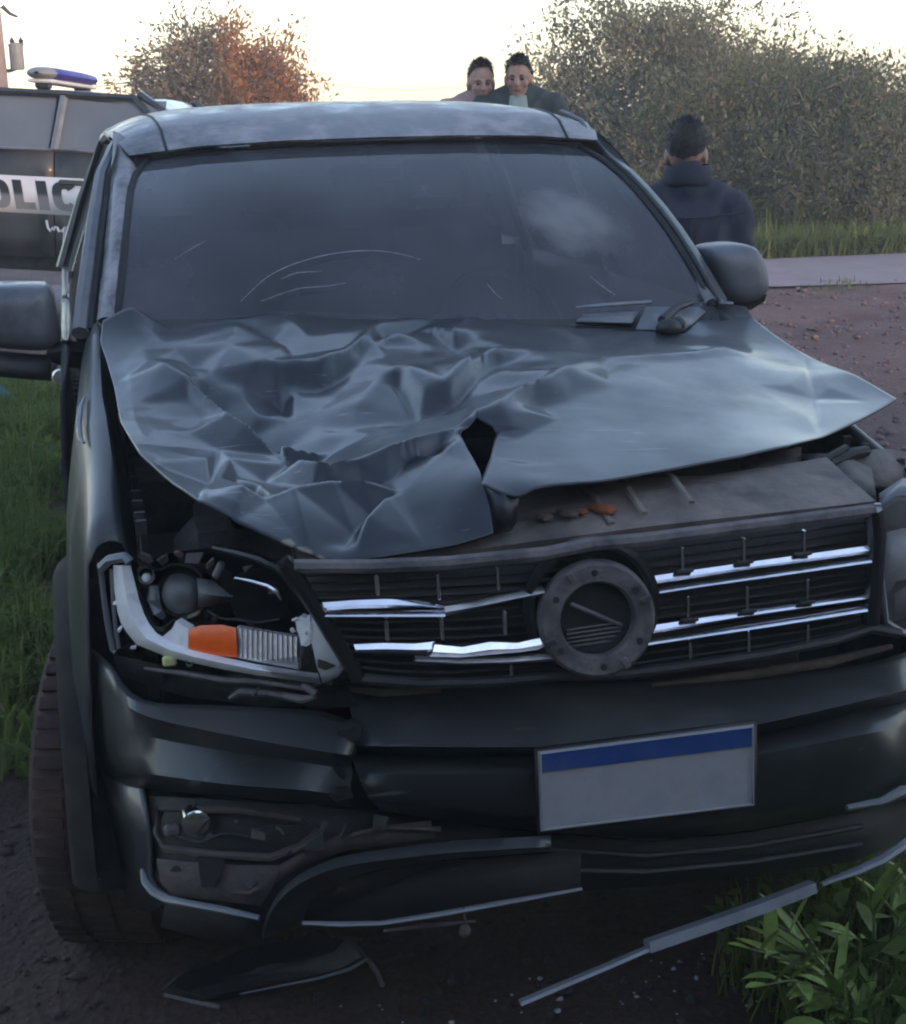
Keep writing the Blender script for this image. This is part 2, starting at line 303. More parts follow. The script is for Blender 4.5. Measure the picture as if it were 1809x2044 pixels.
def axis(lo, hi, d, lo2, hi2, d2, far): 
    a = list(np.arange(lo, hi, d)) + list(np.arange(hi, hi2, d2)); b = list(np.arange(lo2, lo, d2))
    return np.array(sorted(set([round(k, 4) for k in ([-far, -far / 2, -far / 4, -far / 6] + b + a + [hi2 + .01, far / 6, far / 4, far / 2, far])])))
gx = axis(-2.6, 3.4, .09, -14, 16, .6, 150); gy = axis(-1.5, 6, .09, -8, 20, .5, 150)
X, Y = np.meshgrid(gx, gy); Zg = hills(X, Y)
mb = MB(); n = len(gx)
mb.add(np.stack([X.ravel(), Y.ravel(), Zg.ravel()], 1), [(j * n + i, j * n + i + 1, (j + 1) * n + i + 1, (j + 1) * n + i) for j in range(len(gy) - 1) for i in range(n - 1)])
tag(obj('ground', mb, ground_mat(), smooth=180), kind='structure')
M['road'] = mat('worn_road_surface', (.235, .185, .205), .9, 0, .2, 3, bump=.35, bscale=45, dust=(.25, .205, .21), dscale=1.4, dlo=.4, dhi=.7)
mb = MB(); rows = []
for x in np.linspace(-60, 80, 57):
    yn, yf = 10.75 - .06 * (x - 6) + .07 * math.sin(x * 1.7) + .04 * math.sin(x * 4.1), 13.12 - .04 * (x - 7) + .06 * math.sin(x * 1.3 + 1)
    rows.append([(x, yn + (yf - yn) * k / 6, float(hills(x, yn + (yf - yn) * k / 6)) + .02 + .02 * math.sin(math.pi * k / 6)) for k in range(7)])
mb.loft(rows); tag(obj('road', mb, M['road'], smooth=180), kind='structure')

# ================================================================== the wrecked pickup
TR = thing('pickup_truck', 'dark grey pickup truck with crumpled bonnet, broken headlight and missing badge', 'pickup truck', (0, 2.4, GZ))
T = lambda name, mb, m, parent=TR, **k: obj(name, mb, m, parent, **k)

# ---- bonnet: boundary and spine measured as (u, v, distance behind the bumper)
def tps_fit(P):
    A = P[:, :2]; d = np.linalg.norm(A[:, None] - A[None], axis=2); K = np.where(d > 0, d * d * np.log(d + 1e-12), 0) + 2e-4 * np.eye(len(P))
    Q = np.c_[np.ones(len(P)), A]; S = np.block([[K, Q], [Q.T, np.zeros((3, 3))]]); w = np.linalg.solve(S, np.r_[P[:, 2], 0, 0, 0])
    def f(x, y):
        x = np.asarray(x, float); y = np.asarray(y, float); d = np.sqrt((x[..., None] - A[:, 0]) ** 2 + (y[..., None] - A[:, 1]) ** 2)
        return (np.where(d > 0, d * d * np.log(d + 1e-12), 0) * w[:-3]).sum(-1) + w[-3] + w[-2] * x + w[-1] * y
    return f
def p3(L): return np.array([PY(u, v, y) for u, v, y in L])
def resample(P, n):
    P = np.array(P, float); s = np.r_[0, np.cumsum(np.linalg.norm(np.diff(P[:, :3], axis=0), axis=1))]; t = np.linspace(0, s[-1], n)
    Q = np.stack([np.interp(t, s, P[:, k]) for k in range(P.shape[1])], 1)
    for _ in range(2): Q[1:-1] = .25 * Q[:-2] + .5 * Q[1:-1] + .25 * Q[2:]
    return Q
NS1, NS2 = 70, 110                                          # rows along the spine before and after the tear
def spine(P):
    return np.r_[resample(P[:-3], NS1)[:-1], resample(P[-4:], NS2 - NS1 + 1)]
def coons(front, right, rear, left, ns, nt_):
    """front/rear run left to right, left/right run front to rear"""
    f, r, b, l = resample(front, ns), right if len(right) == nt_ else resample(right, nt_), resample(rear, ns), left if len(left) == nt_ else resample(left, nt_)
    s = np.linspace(0, 1, ns)[:, None, None]; t = np.linspace(0, 1, nt_)[None, :, None]
    return (1 - t) * f[:, None] + t * b[:, None] + (1 - s) * l[None] + s * r[None] - ((1 - s) * (1 - t) * f[0] + s * (1 - t) * f[-1] + (1 - s) * t * b[0] + s * t * b[-1])
seam_top = [(952, 846, .40), (940, 775, .66), (935, 700, .98), (930, 628, 1.40)]
Lfront = p3([(400, 1000, .20), (480, 1042, .13), (560, 1080, .08), (640, 1113, .04), (680, 1121, .03), (760, 1112, .02), (860, 1095, .03), (985, 1065, .04)])
Lleft = p3([(400, 1000, .20), (345, 960, .32), (280, 905, .50), (240, 840, .74), (228, 770, 1.0), (212, 715, 1.17), (200, 680, 1.27), (205, 640, 1.36)])
Lrear = p3([(205, 640, 1.36), (265, 612, 1.40), (300, 632, 1.40), (340, 655, 1.38), (400, 641, 1.40), (480, 634, 1.40), (600, 622, 1.42), (760, 630, 1.42), (930, 628, 1.40)])
Lseam = p3([(985, 1065, .04), (978, 1010, .08), (965, 965, .12), (945, 915, .24), (918, 866, .37)] + seam_top)
Lin = p3([(330, 753, 1.02), (374, 783, .93), (458, 847, .72), (560, 892, .54), (600, 931, .42), (300, 840, .76), (430, 930, .44), (640, 942, .37), (760, 930, .34), (650, 840, .60), (780, 800, .68),
          (840, 870, .42), (500, 700, 1.12), (640, 740, .95), (760, 720, .98), (860, 760, .76), (590, 985, .24), (785, 985, .22), (700, 1040, .12), (860, 1030, .12)])
Rfront = p3([(961, 964, .12), (1006, 985, .07), (1036, 993, .06), (1062, 976, .07), (1200, 960, .10), (1340, 936, .15), (1480, 910, .21), (1570, 890, .28), (1640, 872, .38), (1715, 838, .52), (1790, 795, .70)])
Rright = p3([(1790, 795, .70), (1700, 745, .86), (1605, 705, 1.10), (1545, 667, 1.25), (1500, 632, 1.38)])
Rrear = p3([(930, 628, 1.40), (1000, 640, 1.38), (1170, 652, 1.35), (1300, 662, 1.30), (1350, 666, 1.27), (1372, 660, 1.27), (1390, 640, 1.34), (1440, 640, 1.35), (1500, 632, 1.38)])
Rseam = p3([(961, 964, .12), (978, 915, .24), (992, 862, .37)] + seam_top)
Rin = p3([(1080, 786, .60), (1200, 716, .90), (1330, 712, .92), (1445, 700, 1.0), (1100, 880, .31), (1300, 840, .43), (1300, 770, .66), (1450, 800, .58), (1560, 790, .68), (1050, 690, 1.08), (1200, 680, 1.16), (1580, 730, .96)])
RIDGES = []      # (polyline in photo, height, width)
def rg(fn, pts, a, w): RIDGES.append(([fn(*p) for p in pts], a, w))
ident = lambda x, y: (x, y)
rg(Z3, [(330, 330), (380, 380), (470, 440), (640, 570), (720, 600), (850, 660), (930, 740), (1000, 760), (1080, 770), (1160, 770), (1280, 710), (1390, 680), (1520, 600)], .026, .028)
rg(Z3, [(520, 440), (600, 500), (700, 560), (800, 620), (890, 700), (960, 730)], -.022, .022)
rg(Z3, [(430, 280), (500, 330), (570, 370)], -.016, .020)
rg(Z3, [(390, 330), (470, 370), (560, 410)], .012, .02)
rg(Z3, [(570, 370), (760, 365), (840, 360), (1030, 340), (1060, 320), (1150, 270), (1300, 230), (1420, 250)], .020, .022)
rg(Z3, [(700, 400), (800, 400), (860, 430), (880, 490)], -.026, .020)
rg(Z3, [(900, 410), (1000, 385), (1080, 350), (1180, 300)], -.018, .018)
rg(Z3, [(620, 150), (720, 170), (820, 240), (900, 300)], -.016, .03)
rg(Z3, [(560, 120), (700, 105), (860, 150), (960, 230)], .014, .03)
rg(Z3, [(1130, 280), (1220, 210), (1350, 160), (1480, 120), (1600, 120)], .018, .020)
rg(Z3, [(1160, 290), (1280, 215), (1420, 170), (1520, 150)], -.014, .016)
rg(Z3, [(830, 370), (850, 430), (880, 480)], -.030, .014)
rg(Z3, [(1250, 370), (1310, 370), (1360, 410), (1400, 470), (1500, 470), (1540, 420), (1620, 350), (1700, 300), (1809, 280)], -.022, .020)
rg(Z3, [(1280, 340), (1350, 350), (1430, 420), (1520, 400), (1620, 310), (1720, 280), (1850, 270)], .013, .016)
rg(Z3, [(1420, 180), (1540, 215), (1610, 130)], .016, .018)
rg(Z3, [(1480, 200), (1560, 240), (1640, 300)], -.020, .018)
rg(Z3, [(500, 860), (560, 760), (600, 650)], -.016, .016)
rg(Z3, [(540, 880), (600, 780), (640, 690)], .010, .016)
rg(Z3, [(670, 750), (780, 742), (860, 770)], -.012, .010)
rg(Z3, [(670, 770), (740, 800), (790, 860)], -.014, .012)
rg(Z3, [(690, 760), (760, 785), (810, 850)], .008, .010)
rg(Z3, [(530, 830), (700, 850), (900, 855), (1060, 835), (1180, 840), (1300, 850)], .018, .022)
rg(Z3, [(980, 800), (1080, 780), (1180, 800), (1280, 790)], -.012, .016)
rg(Z3, [(1300, 860), (1220, 890), (1140, 960), (1080, 1080)], -.020, .022)
rg(Z3, [(1340, 850), (1270, 890), (1200, 970), (1150, 1090)], .012, .02)
rg(Z3, [(1370, 690), (1450, 660), (1540, 620)], -.014, .02)
rg(Z3, [(1500, 690), (1570, 640), (1600, 720)], .010, .016)
rg(Z4, [(30, 580), (200, 530), (340, 450), (460, 390), (610, 300)], .030, .045)
rg(Z4, [(610, 300), (860, 290), (1090, 265), (1180, 280)], .007, .035)
rg(ident, [(1605, 705), (1628, 790), (1640, 872)], -.007, .025)
BUMPS = [(Z3(650, 240), .034, .11), (Z3(1000, 560), -.032, .13), (Z3(760, 790), -.022, .07), (Z3(1450, 440), -.022, .05), (Z3(880, 440), -.015, .05), (Z3(430, 560), .010, .10), (Z3(1250, 540), -.012, .12)]
_LAT = RNG.random((64, 64))
def vnoise(x, y):
    xi = np.floor(x).astype(int); yi = np.floor(y).astype(int); fx = x - xi; fy = y - yi; fx = fx * fx * (3 - 2 * fx); fy = fy * fy * (3 - 2 * fy)
    g = lambda a, b: _LAT[a % 64, b % 64]
    return (g(xi, yi) * (1 - fx) + g(xi + 1, yi) * fx) * (1 - fy) + (g(xi, yi + 1) * (1 - fx) + g(xi + 1, yi + 1) * fx) * fy
def on_surface(f, u, v):
    y = .6
    for _ in range(40):
        p = PY(u, v, y); z = float(f(p[0], p[1])); r = ray(u, v); t = (z - CAM[2]) / r[2]; yn = CAM[1] + t * r[1]; y = .7 * y + .3 * min(max(yn, -.2), 1.8)
    return PY(u, v, y)
def seg_dist(x, y, a, b):
    d = b - a; t = np.clip(((x - a[0]) * d[0] + (y - a[1]) * d[1]) / (d @ d + 1e-9), 0, 1); return np.hypot(x - a[0] - t * d[0], y - a[1] - t * d[1]), t
_FP = None
def facets(x, y):
    """sharp-edged buckling: flat pieces of sheet between the measured creases"""
    global _FP
    from mathutils.geometry import delaunay_2d_cdt
    if _FP is None:
        rs = random.Random(21); P, Hh_, E_ = [], [], []
        bump_at = lambda p: sum(a_ * math.exp(-((p[0] - q[0]) ** 2 + (p[1] - q[1]) ** 2) / (2 * s_ * s_)) for q, a_, s_ in BQ)
        for Q, a_, w in RQ:
            n = len(Q)
            for i, q in enumerate(Q):
                P.append(tuple(q)); Hh_.append(bump_at(q) + 1.15 * a_ * (1.0 if 0 < i < n - 1 else .25)); 
                if i: E_.append((len(P) - 2, len(P) - 1))
        R_ = np.array(P)
        for gx_ in range(18):
            for gy_ in range(17):
                p = (gx_ * .115 + rs.uniform(-.04, .04) - 1.0, gy_ * .115 + rs.uniform(-.04, .04) - .15)
                if np.min(np.hypot(*(R_ - p).T)) > .045: P.append(p); k = math.exp(-(((p[0] - ZC[0]) / .42) ** 2 + ((p[1] - ZC[1]) / .5) ** 2)) * (1 if p[0] < -.1 else 0); Hh_.append(bump_at(p) + rs.uniform(-.0035, .0035) * k)
        V, _e, F_, orig, *_r = delaunay_2d_cdt([Vector(p) for p in P], E_, [], 0, 1e-6)
        hv = np.array([np.mean([Hh_[i] for i in o]) if len(o) else np.nan for o in orig]); V = np.array([tuple(v) for v in V]); F_ = np.array([tuple(f) for f in F_])
        for i in np.where(np.isnan(hv))[0]:                     # crossings of two creases
            d = np.hypot(*(V - V[i]).T); d[i] = 9; d[np.isnan(hv)] = 9; j = np.argsort(d)[:2]; hv[i] = np.mean(hv[j])
        _FP = (V, F_, hv)
    V, F_, hv = _FP; out = np.zeros_like(x)
    for a, b, c in F_:
        A, B, C_ = V[a], V[b], V[c]; den = (B[1] - C_[1]) * (A[0] - C_[0]) + (C_[0] - B[0]) * (A[1] - C_[1])
        if abs(den) < 1e-9: continue
        l1 = ((B[1] - C_[1]) * (x - C_[0]) + (C_[0] - B[0]) * (y - C_[1])) / den; l2 = ((C_[1] - A[1]) * (x - C_[0]) + (A[0] - C_[0]) * (y - C_[1])) / den; l3 = 1 - l1 - l2
        m = (l1 >= -1e-6) & (l2 >= -1e-6) & (l3 >= -1e-6); out = np.where(m, l1 * hv[a] + l2 * hv[b] + l3 * hv[c], out)
    return out
def crumple(x, y):
    z = facets(x, y)
    for Q, a, w in RQ:                                          # a little spring-back along each crease
        best = np.full(x.shape, 9.); arc = np.zeros_like(x); n = len(Q) - 1
        for i in range(n):
            d, t = seg_dist(x, y, Q[i], Q[i + 1]); m = d < best; best = np.where(m, d, best); arc = np.where(m, (i + t) / n, arc)
        fade = np.clip(np.minimum(arc, 1 - arc) * 6 + .2, 0, 1); z += .16 * a * fade * np.exp(-(np.sqrt(best ** 2 + .004 ** 2) - .004) / (w * .45))
    k = np.exp(-(((x - ZC[0]) / .42) ** 2 + ((y - ZC[1]) / .5) ** 2)); z += k * .0016 * (1 - 2 * np.abs(2 * vnoise(x * 14 + 3.3, y * 14 + 7.1) - 1))
    return z
Ls, Rs = spine(Lseam), spine(Rseam); Rs[NS1 - 1:] = Ls[NS1 - 1:]
fL = tps_fit(np.r_[Lfront, Lseam[1:], Lrear[:-1], Lleft[1:-1], Lin]); fR = tps_fit(np.r_[Rfront, Rright[1:], Rrear[:-1], Rseam[1:-1], Rin])
_fs = lambda u: fL if u < 948 else fR
RQ = [([on_surface(_fs(u), u, v)[:2] for u, v in pts], a, w) for pts, a, w in RIDGES]; BQ = [(on_surface(_fs(u), u, v), a, s_) for (u, v), a, s_ in BUMPS]; ZC = on_surface(fL, 640, 820)
GL = coons(Lfront, Ls, Lrear, Lleft, 170, NS2); GR = coons(Rfront, Rright, Rrear, Rs, 130, NS2)
def shape(G, f, side):
    x, y = G[..., 0], G[..., 1]; ns, nt_ = x.shape; s = np.linspace(0, 1, ns)[:, None]; t = np.linspace(0, 1, nt_)[None]; inner = (1 - s) if side < 0 else s; outer = s if side < 0 else 1 - s
    free = np.clip((NS1 / NS2 - t) * 12, 0, 1); inner = inner * free + (1 - free)
    edge = np.clip(np.minimum(np.minimum(inner, outer), np.minimum(t, 1 - t)) * 14 + .15, 0, 1); c_ = crumple(x, y); c_[1:-1, 1:-1] = .5 * c_[1:-1, 1:-1] + .125 * (c_[2:, 1:-1] + c_[:-2, 1:-1] + c_[1:-1, 2:] + c_[1:-1, :-2]); G[..., 2] = f(x, y) + c_ * edge
shape(GL, fL, -1); shape(GR, fR, 1)
d = GL[-1, NS1 - 1:, 2] - GR[0, NS1 - 1:, 2]
for j in range(24): w_ = .5 * (1 - j / 24); GL[-1 - j, NS1 - 1:, 2] -= d * w_; GR[j, NS1 - 1:, 2] += d * w_
mb = MB()
mb.loft(GL.tolist()); mb.loft(GR.tolist())
mb.loft([[PY(961, 964, .12), PY(1006, 985, .072), PY(1036, 993, .064)], [PY(975, 1012, .085), PY(1010, 1030, .075), PY(1030, 1045, .075)], [PY(985, 1065, .04), PY(1000, 1066, .07), PY(1020, 1060, .085)]])
hood = T('bonnet', mb, M['paint'], smooth=50, label='crumpled dark grey bonnet torn at its front edge')
md = hood.modifiers.new('thickness', 'SOLIDIFY'); md.thickness = .005; md.offset = -1
# bare primer and rust where the paint cracked off along the front lip
def primer_on(m, spots):
    t = m.node_tree; L_ = t.links; b = t.nodes['Principled BSDF']; src = b.inputs['Base Color'].links[0].from_socket; tc = N(t, 'ShaderNodeTexCoord'); nz = N(t, 'ShaderNodeTexNoise', Scale=38.0, Detail=8.0, Roughness=.7); L_.new(tc.outputs['Object'], nz.inputs['Vector'])
    for c, r, col in spots:
        d = N(t, 'ShaderNodeVectorMath', operation='DISTANCE'); d.inputs[1].default_value = c; L_.new(tc.outputs['Object'], d.inputs[0]); ad = N(t, 'ShaderNodeMath', operation='MULTIPLY_ADD'); ad.inputs[1].default_value = r * 1.6; L_.new(nz.outputs[0], ad.inputs[0]); L_.new(d.outputs['Value'], ad.inputs[2])
        mr = N(t, 'ShaderNodeMapRange'); mr.inputs[1].default_value = r * 1.75; mr.inputs[2].default_value = r * 1.35; mr.inputs[3].default_value = 0; mr.inputs[4].default_value = 1; L_.new(ad.outputs[0], mr.inputs[0])
        mx = N(t, 'ShaderNodeMix', data_type='RGBA'); mx.inputs['B'].default_value = (*col, 1); L_.new(mr.outputs[0], mx.inputs['Factor']); L_.new(src, mx.inputs['A']); src = mx.outputs['Result']
    L_.new(src, b.inputs['Base Color'])
q3 = lambda u, v, y: tuple(PY(u, v, y) - np.array([0, 2.4, GZ]))
primer_on(M['paint'], [(q3(575, 1080, .07), .020, (.20, .18, .13)), (q3(605, 1093, .05), .022, (.24, .20, .14)), (q3(640, 1108, .03), .020, (.22, .17, .12)), (q3(673, 1057, .07), .024, (.36, .29, .08)), (q3(690, 1075, .05), .013, (.10, .06, .03)), (q3(560, 700, 1.1), .018, (.16, .08, .06))])

# ---- windscreen, roof, pillars
WB = [PY(u, 640 if u < 1000 else v, y) for u, v, y in [(234, 640, 1.47), (420, 640, 1.40), (600, 640, 1.37), (830, 640, 1.36), (1050, 640, 1.37), (1250, 640, 1.41), (1425, 612, 1.47)]]
WT = [PY(u, v, y) for u, v, y in [(268, 322, 2.12), (400, 304, 2.07), (560, 293, 2.04), (740, 286, 2.03), (900, 282, 2.04), (1050, 282, 2.07), (1178, 291, 2.12)]]
rows = []
for k in range(9):
    t = k / 8; row = []
    for a, b in zip(WB, WT): row.append(a * (1 - t) + b * t + np.array([0, -.05 * math.sin(math.pi * t), .03 * math.sin(math.pi * t)]))
    rows.append(row)
# round the two upper corners
for k, s in ((0, 1), (-1, -1)):
    rows[-1][k] = rows[-1][k] * .72 + rows[-1][k + s] * .22 + rows[-2][k] * .06; rows[-2][k] = rows[-2][k] * .96 + rows[-2][k + s] * .04
sp = PY(1130, 480, 1.72); DUSTSPOT = tuple(sp - np.array([0, 2.4, GZ]))
mb = MB(); mb.loft(rows); glass = T('windscreen', mb, glass_dusty(), smooth=60, label='dusty cracked windscreen')
M['crack'] = mat('glass_crack', (.36, .36, .39), .4, 0, .1, 30)
def screen_pt(u, v):                                        # point on the glass just proud of it
    a, b = 0., 1.; best = None
    for k in range(8):
        A = np.array(rows[k]); B = np.array(rows[k + 1])
        for j in range(6):
            p0, p1, p2, p3_ = A[j], A[j + 1], B[j], B[j + 1]; nrm = np.cross(p1 - p0, p2 - p0); r = ray(u, v); t = ((p0 - CAM) @ nrm) / (r @ nrm); q = CAM + r * t
            c = (p0 + p1 + p2 + p3_) / 4; d = np.linalg.norm(q - c)
            if best is None or d < best[0]: best = (d, q)
    return best[1] + np.array([0, -.012, .006])
def crack(pts, r): 
    P = resample(np.array([screen_pt(*p) for p in pts]), 26); mb = MB(); mb.tube(P, [r * (.35 + .65 * math.sin(math.pi * min(max(i / 25, .06), .94))) * random.uniform(.7, 1.2) for i in range(26)], 5); T('glass_crack', mb, M['crack'], glass)
crack([(480, 605), (505, 580), (535, 553), (570, 536), (610, 522), (660, 510), (710, 504), (760, 504), (800, 510), (838, 522)], .0011)
crack([(520, 605), (560, 590), (600, 578), (650, 575), (690, 568)], .0009)
crack([(560, 560), (590, 548), (640, 545)], .0010); crack([(1175, 555), (1200, 575), (1225, 592)], .0012)
crack([(350, 520), (390, 495), (410, 485)], .0006); crack([(970, 570), (985, 588), (1000, 600)], .0006)
# black seal round the glass
edge = [r[0] for r in rows] + rows[-1][1:-1] + [r[-1] for r in rows[::-1]]
mb = MB(); mb.tube([p + np.array([0, -.004, .002]) for p in edge], .011, 6, flat=.6); T('windscreen_seal', mb, M['rubber'])

def mirror_x(p): return np.array([-p[0], p[1], p[2]])
RZ = lambda y: 1.745 + .062 * math.exp(-((y - 2.62) / .62) ** 2) if y < 2.62 else 1.807 - .012 * (y - 2.62) ** 2
sec = []
hdr = [p + np.array([0, -.02, .012]) for p in WT]
def roof_row(y, w, zc, drop):
    row = []
    for s in np.linspace(-1, 1, 33):
        a = abs(s); row.append((w * math.copysign(a ** .92, s), y, zc - drop * (.35 * a ** 2 + .65 * a ** 7)))
    return row
from_hdr = []
xs = np.linspace(-1, 1, 33); H = np.array(hdr); hs = np.linspace(-1, 1, 7)
row0 = [(np.interp(s, hs, H[:, 0]) * 1.0, np.interp(s, hs, H[:, 1]), np.interp(s, hs, H[:, 2])) for s in xs]
row0b = [(x * 1.02, y - .012, z + .006) for x, y, z in row0]
rr = [row0, row0b]
for y, w, zc, dr in [(2.17, .728, 1.766, .062), (2.26, .742, 1.786, .072), (2.42, .748, 1.802, .08), (2.62, .75, 1.809, .085), (3.0, .75, 1.806, .085), (3.4, .745, 1.79, .085), (3.62, .735, 1.765, .085), (3.68, .725, 1.73, .08)]:
    rr.append(roof_row(y, w, zc, dr))
mb = MB(); mb.loft(rr); roof = T('roof', mb, M['roof'], smooth=60, label='dusty roof panel')
mb = MB()
for u, v in ((332, 290), (318, 283)):
    pass
# roof ditch seals, lying in the roof skin
def on_roof(x, k):
    r = np.array(rr[k]); o = np.argsort(r[:, 0]); return np.array([x, np.interp(x, r[o, 0], r[o, 1]), np.interp(x, r[o, 0], r[o, 2])])
for sx in (-1, 1):
    mb = MB(); mb.tube([on_roof(sx * x_, k) + np.array([0, -.001, .001]) for x_, k in ((.600, 1), (.607, 2), (.612, 3), (.615, 4), (.62, 5), (.62, 6), (.615, 7))], .0045, 6, flat=.7); T('roof_ditch_seal', mb, M['rubber'], roof)
# pillars: outer edge of glass out to the door frame
def pillar(side):
    mb = MB(); rws = []
    for k in range(9):
        g = np.array(rows[k][0 if side < 0 else -1]); t = k / 8
        if k == 8: g = np.array(WT[0 if side < 0 else -1]) + np.array([0, -.0, .0])
        w = .064 * (1 - t) + .048 * t
        rws.append([g + np.array([side * .004, .004, .0]), g + np.array([side * .018, -.014, .012]), g + np.array([side * (w * .72), .012, .016]), g + np.array([side * w, .06, .004]), g + np.array([side * (w - .01), .11, -.01]), g + np.array([side * .01, .09, -.03])])
    top = rws[-1]; rws.append([np.array((p[0] * .985, p[1] + .09, p[2] + .055)) for p in top])
    mb.loft(rws, closed=True, cap=True); return T('windscreen_pillar', mb, M['mirror'] if side < 0 else M['body'], smooth=50)
def near_pillar():
    O = [PY(*q) for q in [(194, 640, 1.48), (202, 545, 1.66), (209, 462, 1.80), (216, 392, 1.95), (222, 335, 2.08), (226, 290, 2.2)]]; mb = MB(); rws = []
    for k in range(11):
        t = k / 10; g = np.array([np.interp(t, np.linspace(0, 1, 9), [r[0][j] for r in rows]) for j in range(3)]) if k < 10 else np.array(WT[0]); o = np.array([np.interp(t, np.linspace(0, 1, 6), [q[j] for q in O]) for j in range(3)])
        rws.append([g + np.array([.004, .02, -.004]), g + np.array([-.006, -.006, .004]), g * .72 + o * .28 + np.array([-.004, -.016, .012]), g * .35 + o * .65 + np.array([-.004, -.012, .010]), o + np.array([0, .0, .0]), o + np.array([.012, .03, -.012])])
    rws.append([p_ + np.array([.004, .06, .04]) for p_ in rws[-1]]); mb.loft(rws, closed=True, cap=True); return T('windscreen_pillar', mb, M['roof'], smooth=50)  # paler roof paint used here to paint in the sky's reflection
pl = near_pillar(); pr_ = pillar(1)
# bright edge on the far pillar, dark seal beside it
path = [PY(u, v, y) for u, v, y in [(1120, 222, 2.32), (1160, 240, 2.24), (1200, 282, 2.16), (1250, 348, 2.0), (1310, 432, 1.82), (1370, 516, 1.64), (1424, 590, 1.5), (1442, 605, 1.46), (1464, 607, 1.45)]]
mb = MB(); mb.tube(path, .007, 6); T('pillar_trim', mb, M['trimgrey'], pr_)
mb = MB(); mb.tube([p + np.array([-.022, -.004, -.004]) for p in path[2:7]], .012, 6); T('pillar_seal', mb, M['rubber'], pr_)

# ---- cabin sides: doors, side glass, frames (built both sides)
def side_x(y, z): return .935 + .02 * math.sin(math.pi * min(max((z - .45) / .75, 0), 1)) - .21 * max(0, (z - 1.2) / .55) ** 1.05 - .0 * y
def panel(y0, y1, z0, z1, sx, name, m, ny=10, nz=8, parent=TR, off=0.0, lbl=None):
    mb = MB(); mb.loft([[(sx * (side_x(y, z) + off), y, z) for z in np.linspace(z0, z1, nz)] for y in np.linspace(y0, y1, ny)]); return T(name, mb, m, parent, solid=.02)
M['sideglass'] = clear_glass('side_glass', (.16, .18, .19), .03, .12)
for sx in (-1, 1):
    d = panel(1.48, 2.55, .48, 1.22, sx, 'front_door', M['body'])
    mb = MB(); mb.loft([[(sx * (side_x(y, z) - .012), y, z) for z in np.linspace(1.22, min(1.70, 1.22 + max(0.02, (y - 1.5) * .80)), 6)] for y in np.linspace(1.56, 2.5, 9)]); T('side_window', mb, M['sideglass'], d)
    # window frame running up beside the pillar: grey outside, black rubber groove inside
    FPT = [(160, 665, 1.48), (166, 610, 1.56), (178, 520, 1.70), (189, 435, 1.86), (202, 350, 2.06), (226, 296, 2.28)]
    P = [tuple(PY(*q) * np.array([-sx, 1, 1]) - (np.array([.055, 0, .012]) if sx > 0 else 0)) for q in FPT]; P.append((sx * .715, 2.52, 1.708))
    mb = MB(); mb.tube(P, [.022, .022, .021, .020, .018, .016, .016], 8); T('window_frame', mb, M['mirror'], d)
    mb = MB(); mb.tube([(a - sx * .026, b + .004, c + .004) for a, b, c in P], .012, 6); T('door_seal', mb, M['rubber'], d)
    mb = MB(); mb.bbox((sx * .972, 2.36, 1.05), (.03, .2, .035), .01); T('handle', mb, M['mirror'], d)
    d2 = panel(2.56, 3.52, .48, 1.22, sx, 'rear_door', M['body'])
    mb = MB(); mb.loft([[(sx * (side_x(y, z) - .012), y, z) for z in np.linspace(1.22, 1.68, 5)] for y in np.linspace(2.6, 3.4, 6)]); T('side_window', mb, M['sideglass'], d2)
    mb = MB(); mb.tube([(sx * .722, 2.52, 1.712), (sx * .725, 3.0, 1.712), (sx * .735, 3.5, 1.68), (sx * .84, 3.56, 1.45), (sx * .93, 3.56, 1.21)], .024, 8); T('window_frame', mb, M['body'], d2)
    mb = MB(); mb.bbox((sx * .972, 3.34, 1.05), (.03, .2, .035), .01); T('handle', mb, M['body'], d2)
    bed = panel(3.6, 5.2, .52, 1.24, sx, 'bed_side', M['body'], 14)
    mb = MB(); mb.loft([[(sx * (side_x(2, .47)), y, .47), (sx * .90, y, .36), (sx * .80, y, .34)] for y in (1.45, 2.5, 3.55)]); T('sill_panel', mb, M['black'], solid=.01)
    # wheels: rear straight, front steered
    for wy, st in ((.95, -16 if sx < 0 else -16), (4.05, 0)):
        cx = sx * .845; R = np.array(Matrix.Rotation(math.radians(st), 3, 'Z')); w = mb = MB(); cz = GZ + .385
        prof = [(.25, -.10), (.33, -.125), (.365, -.128), (.385, -.105), (.392, -.05), (.393, 0), (.392, .05), (.385, .105), (.365, .128), (.33, .125), (.25, .10)]
        mb.lathe(prof, (cx, wy, cz), 'x', 40, R)
        for k in range(58):
            for s_ in (-1, 0, 1):
                a = 2 * math.pi * (k + .35 * s_) / 58; q = np.array([s_ * .078, .391 * math.cos(a), .391 * math.sin(a)]); Rk = R @ np.array(Matrix.Rotation(a, 3, 'X'))
                mb.box(np.array((cx, wy, cz)) + R @ q, (.064, .012, .026), Rk)
        e = T('wheel', mb, M['tyre'], smooth=40)
        mb = MB(); mb.lathe([(.25, -.10), (.245, .06), (.22, .10), (.10, .085), (.06, .10), (.0, .10)] if sx > 0 else [(.25, .10), (.245, -.06), (.22, -.10), (.10, -.085), (.06, -.10), (.0, -.10)], (cx, wy, cz), 'x', 32, R); T('rim', mb, M['alloy'], e)
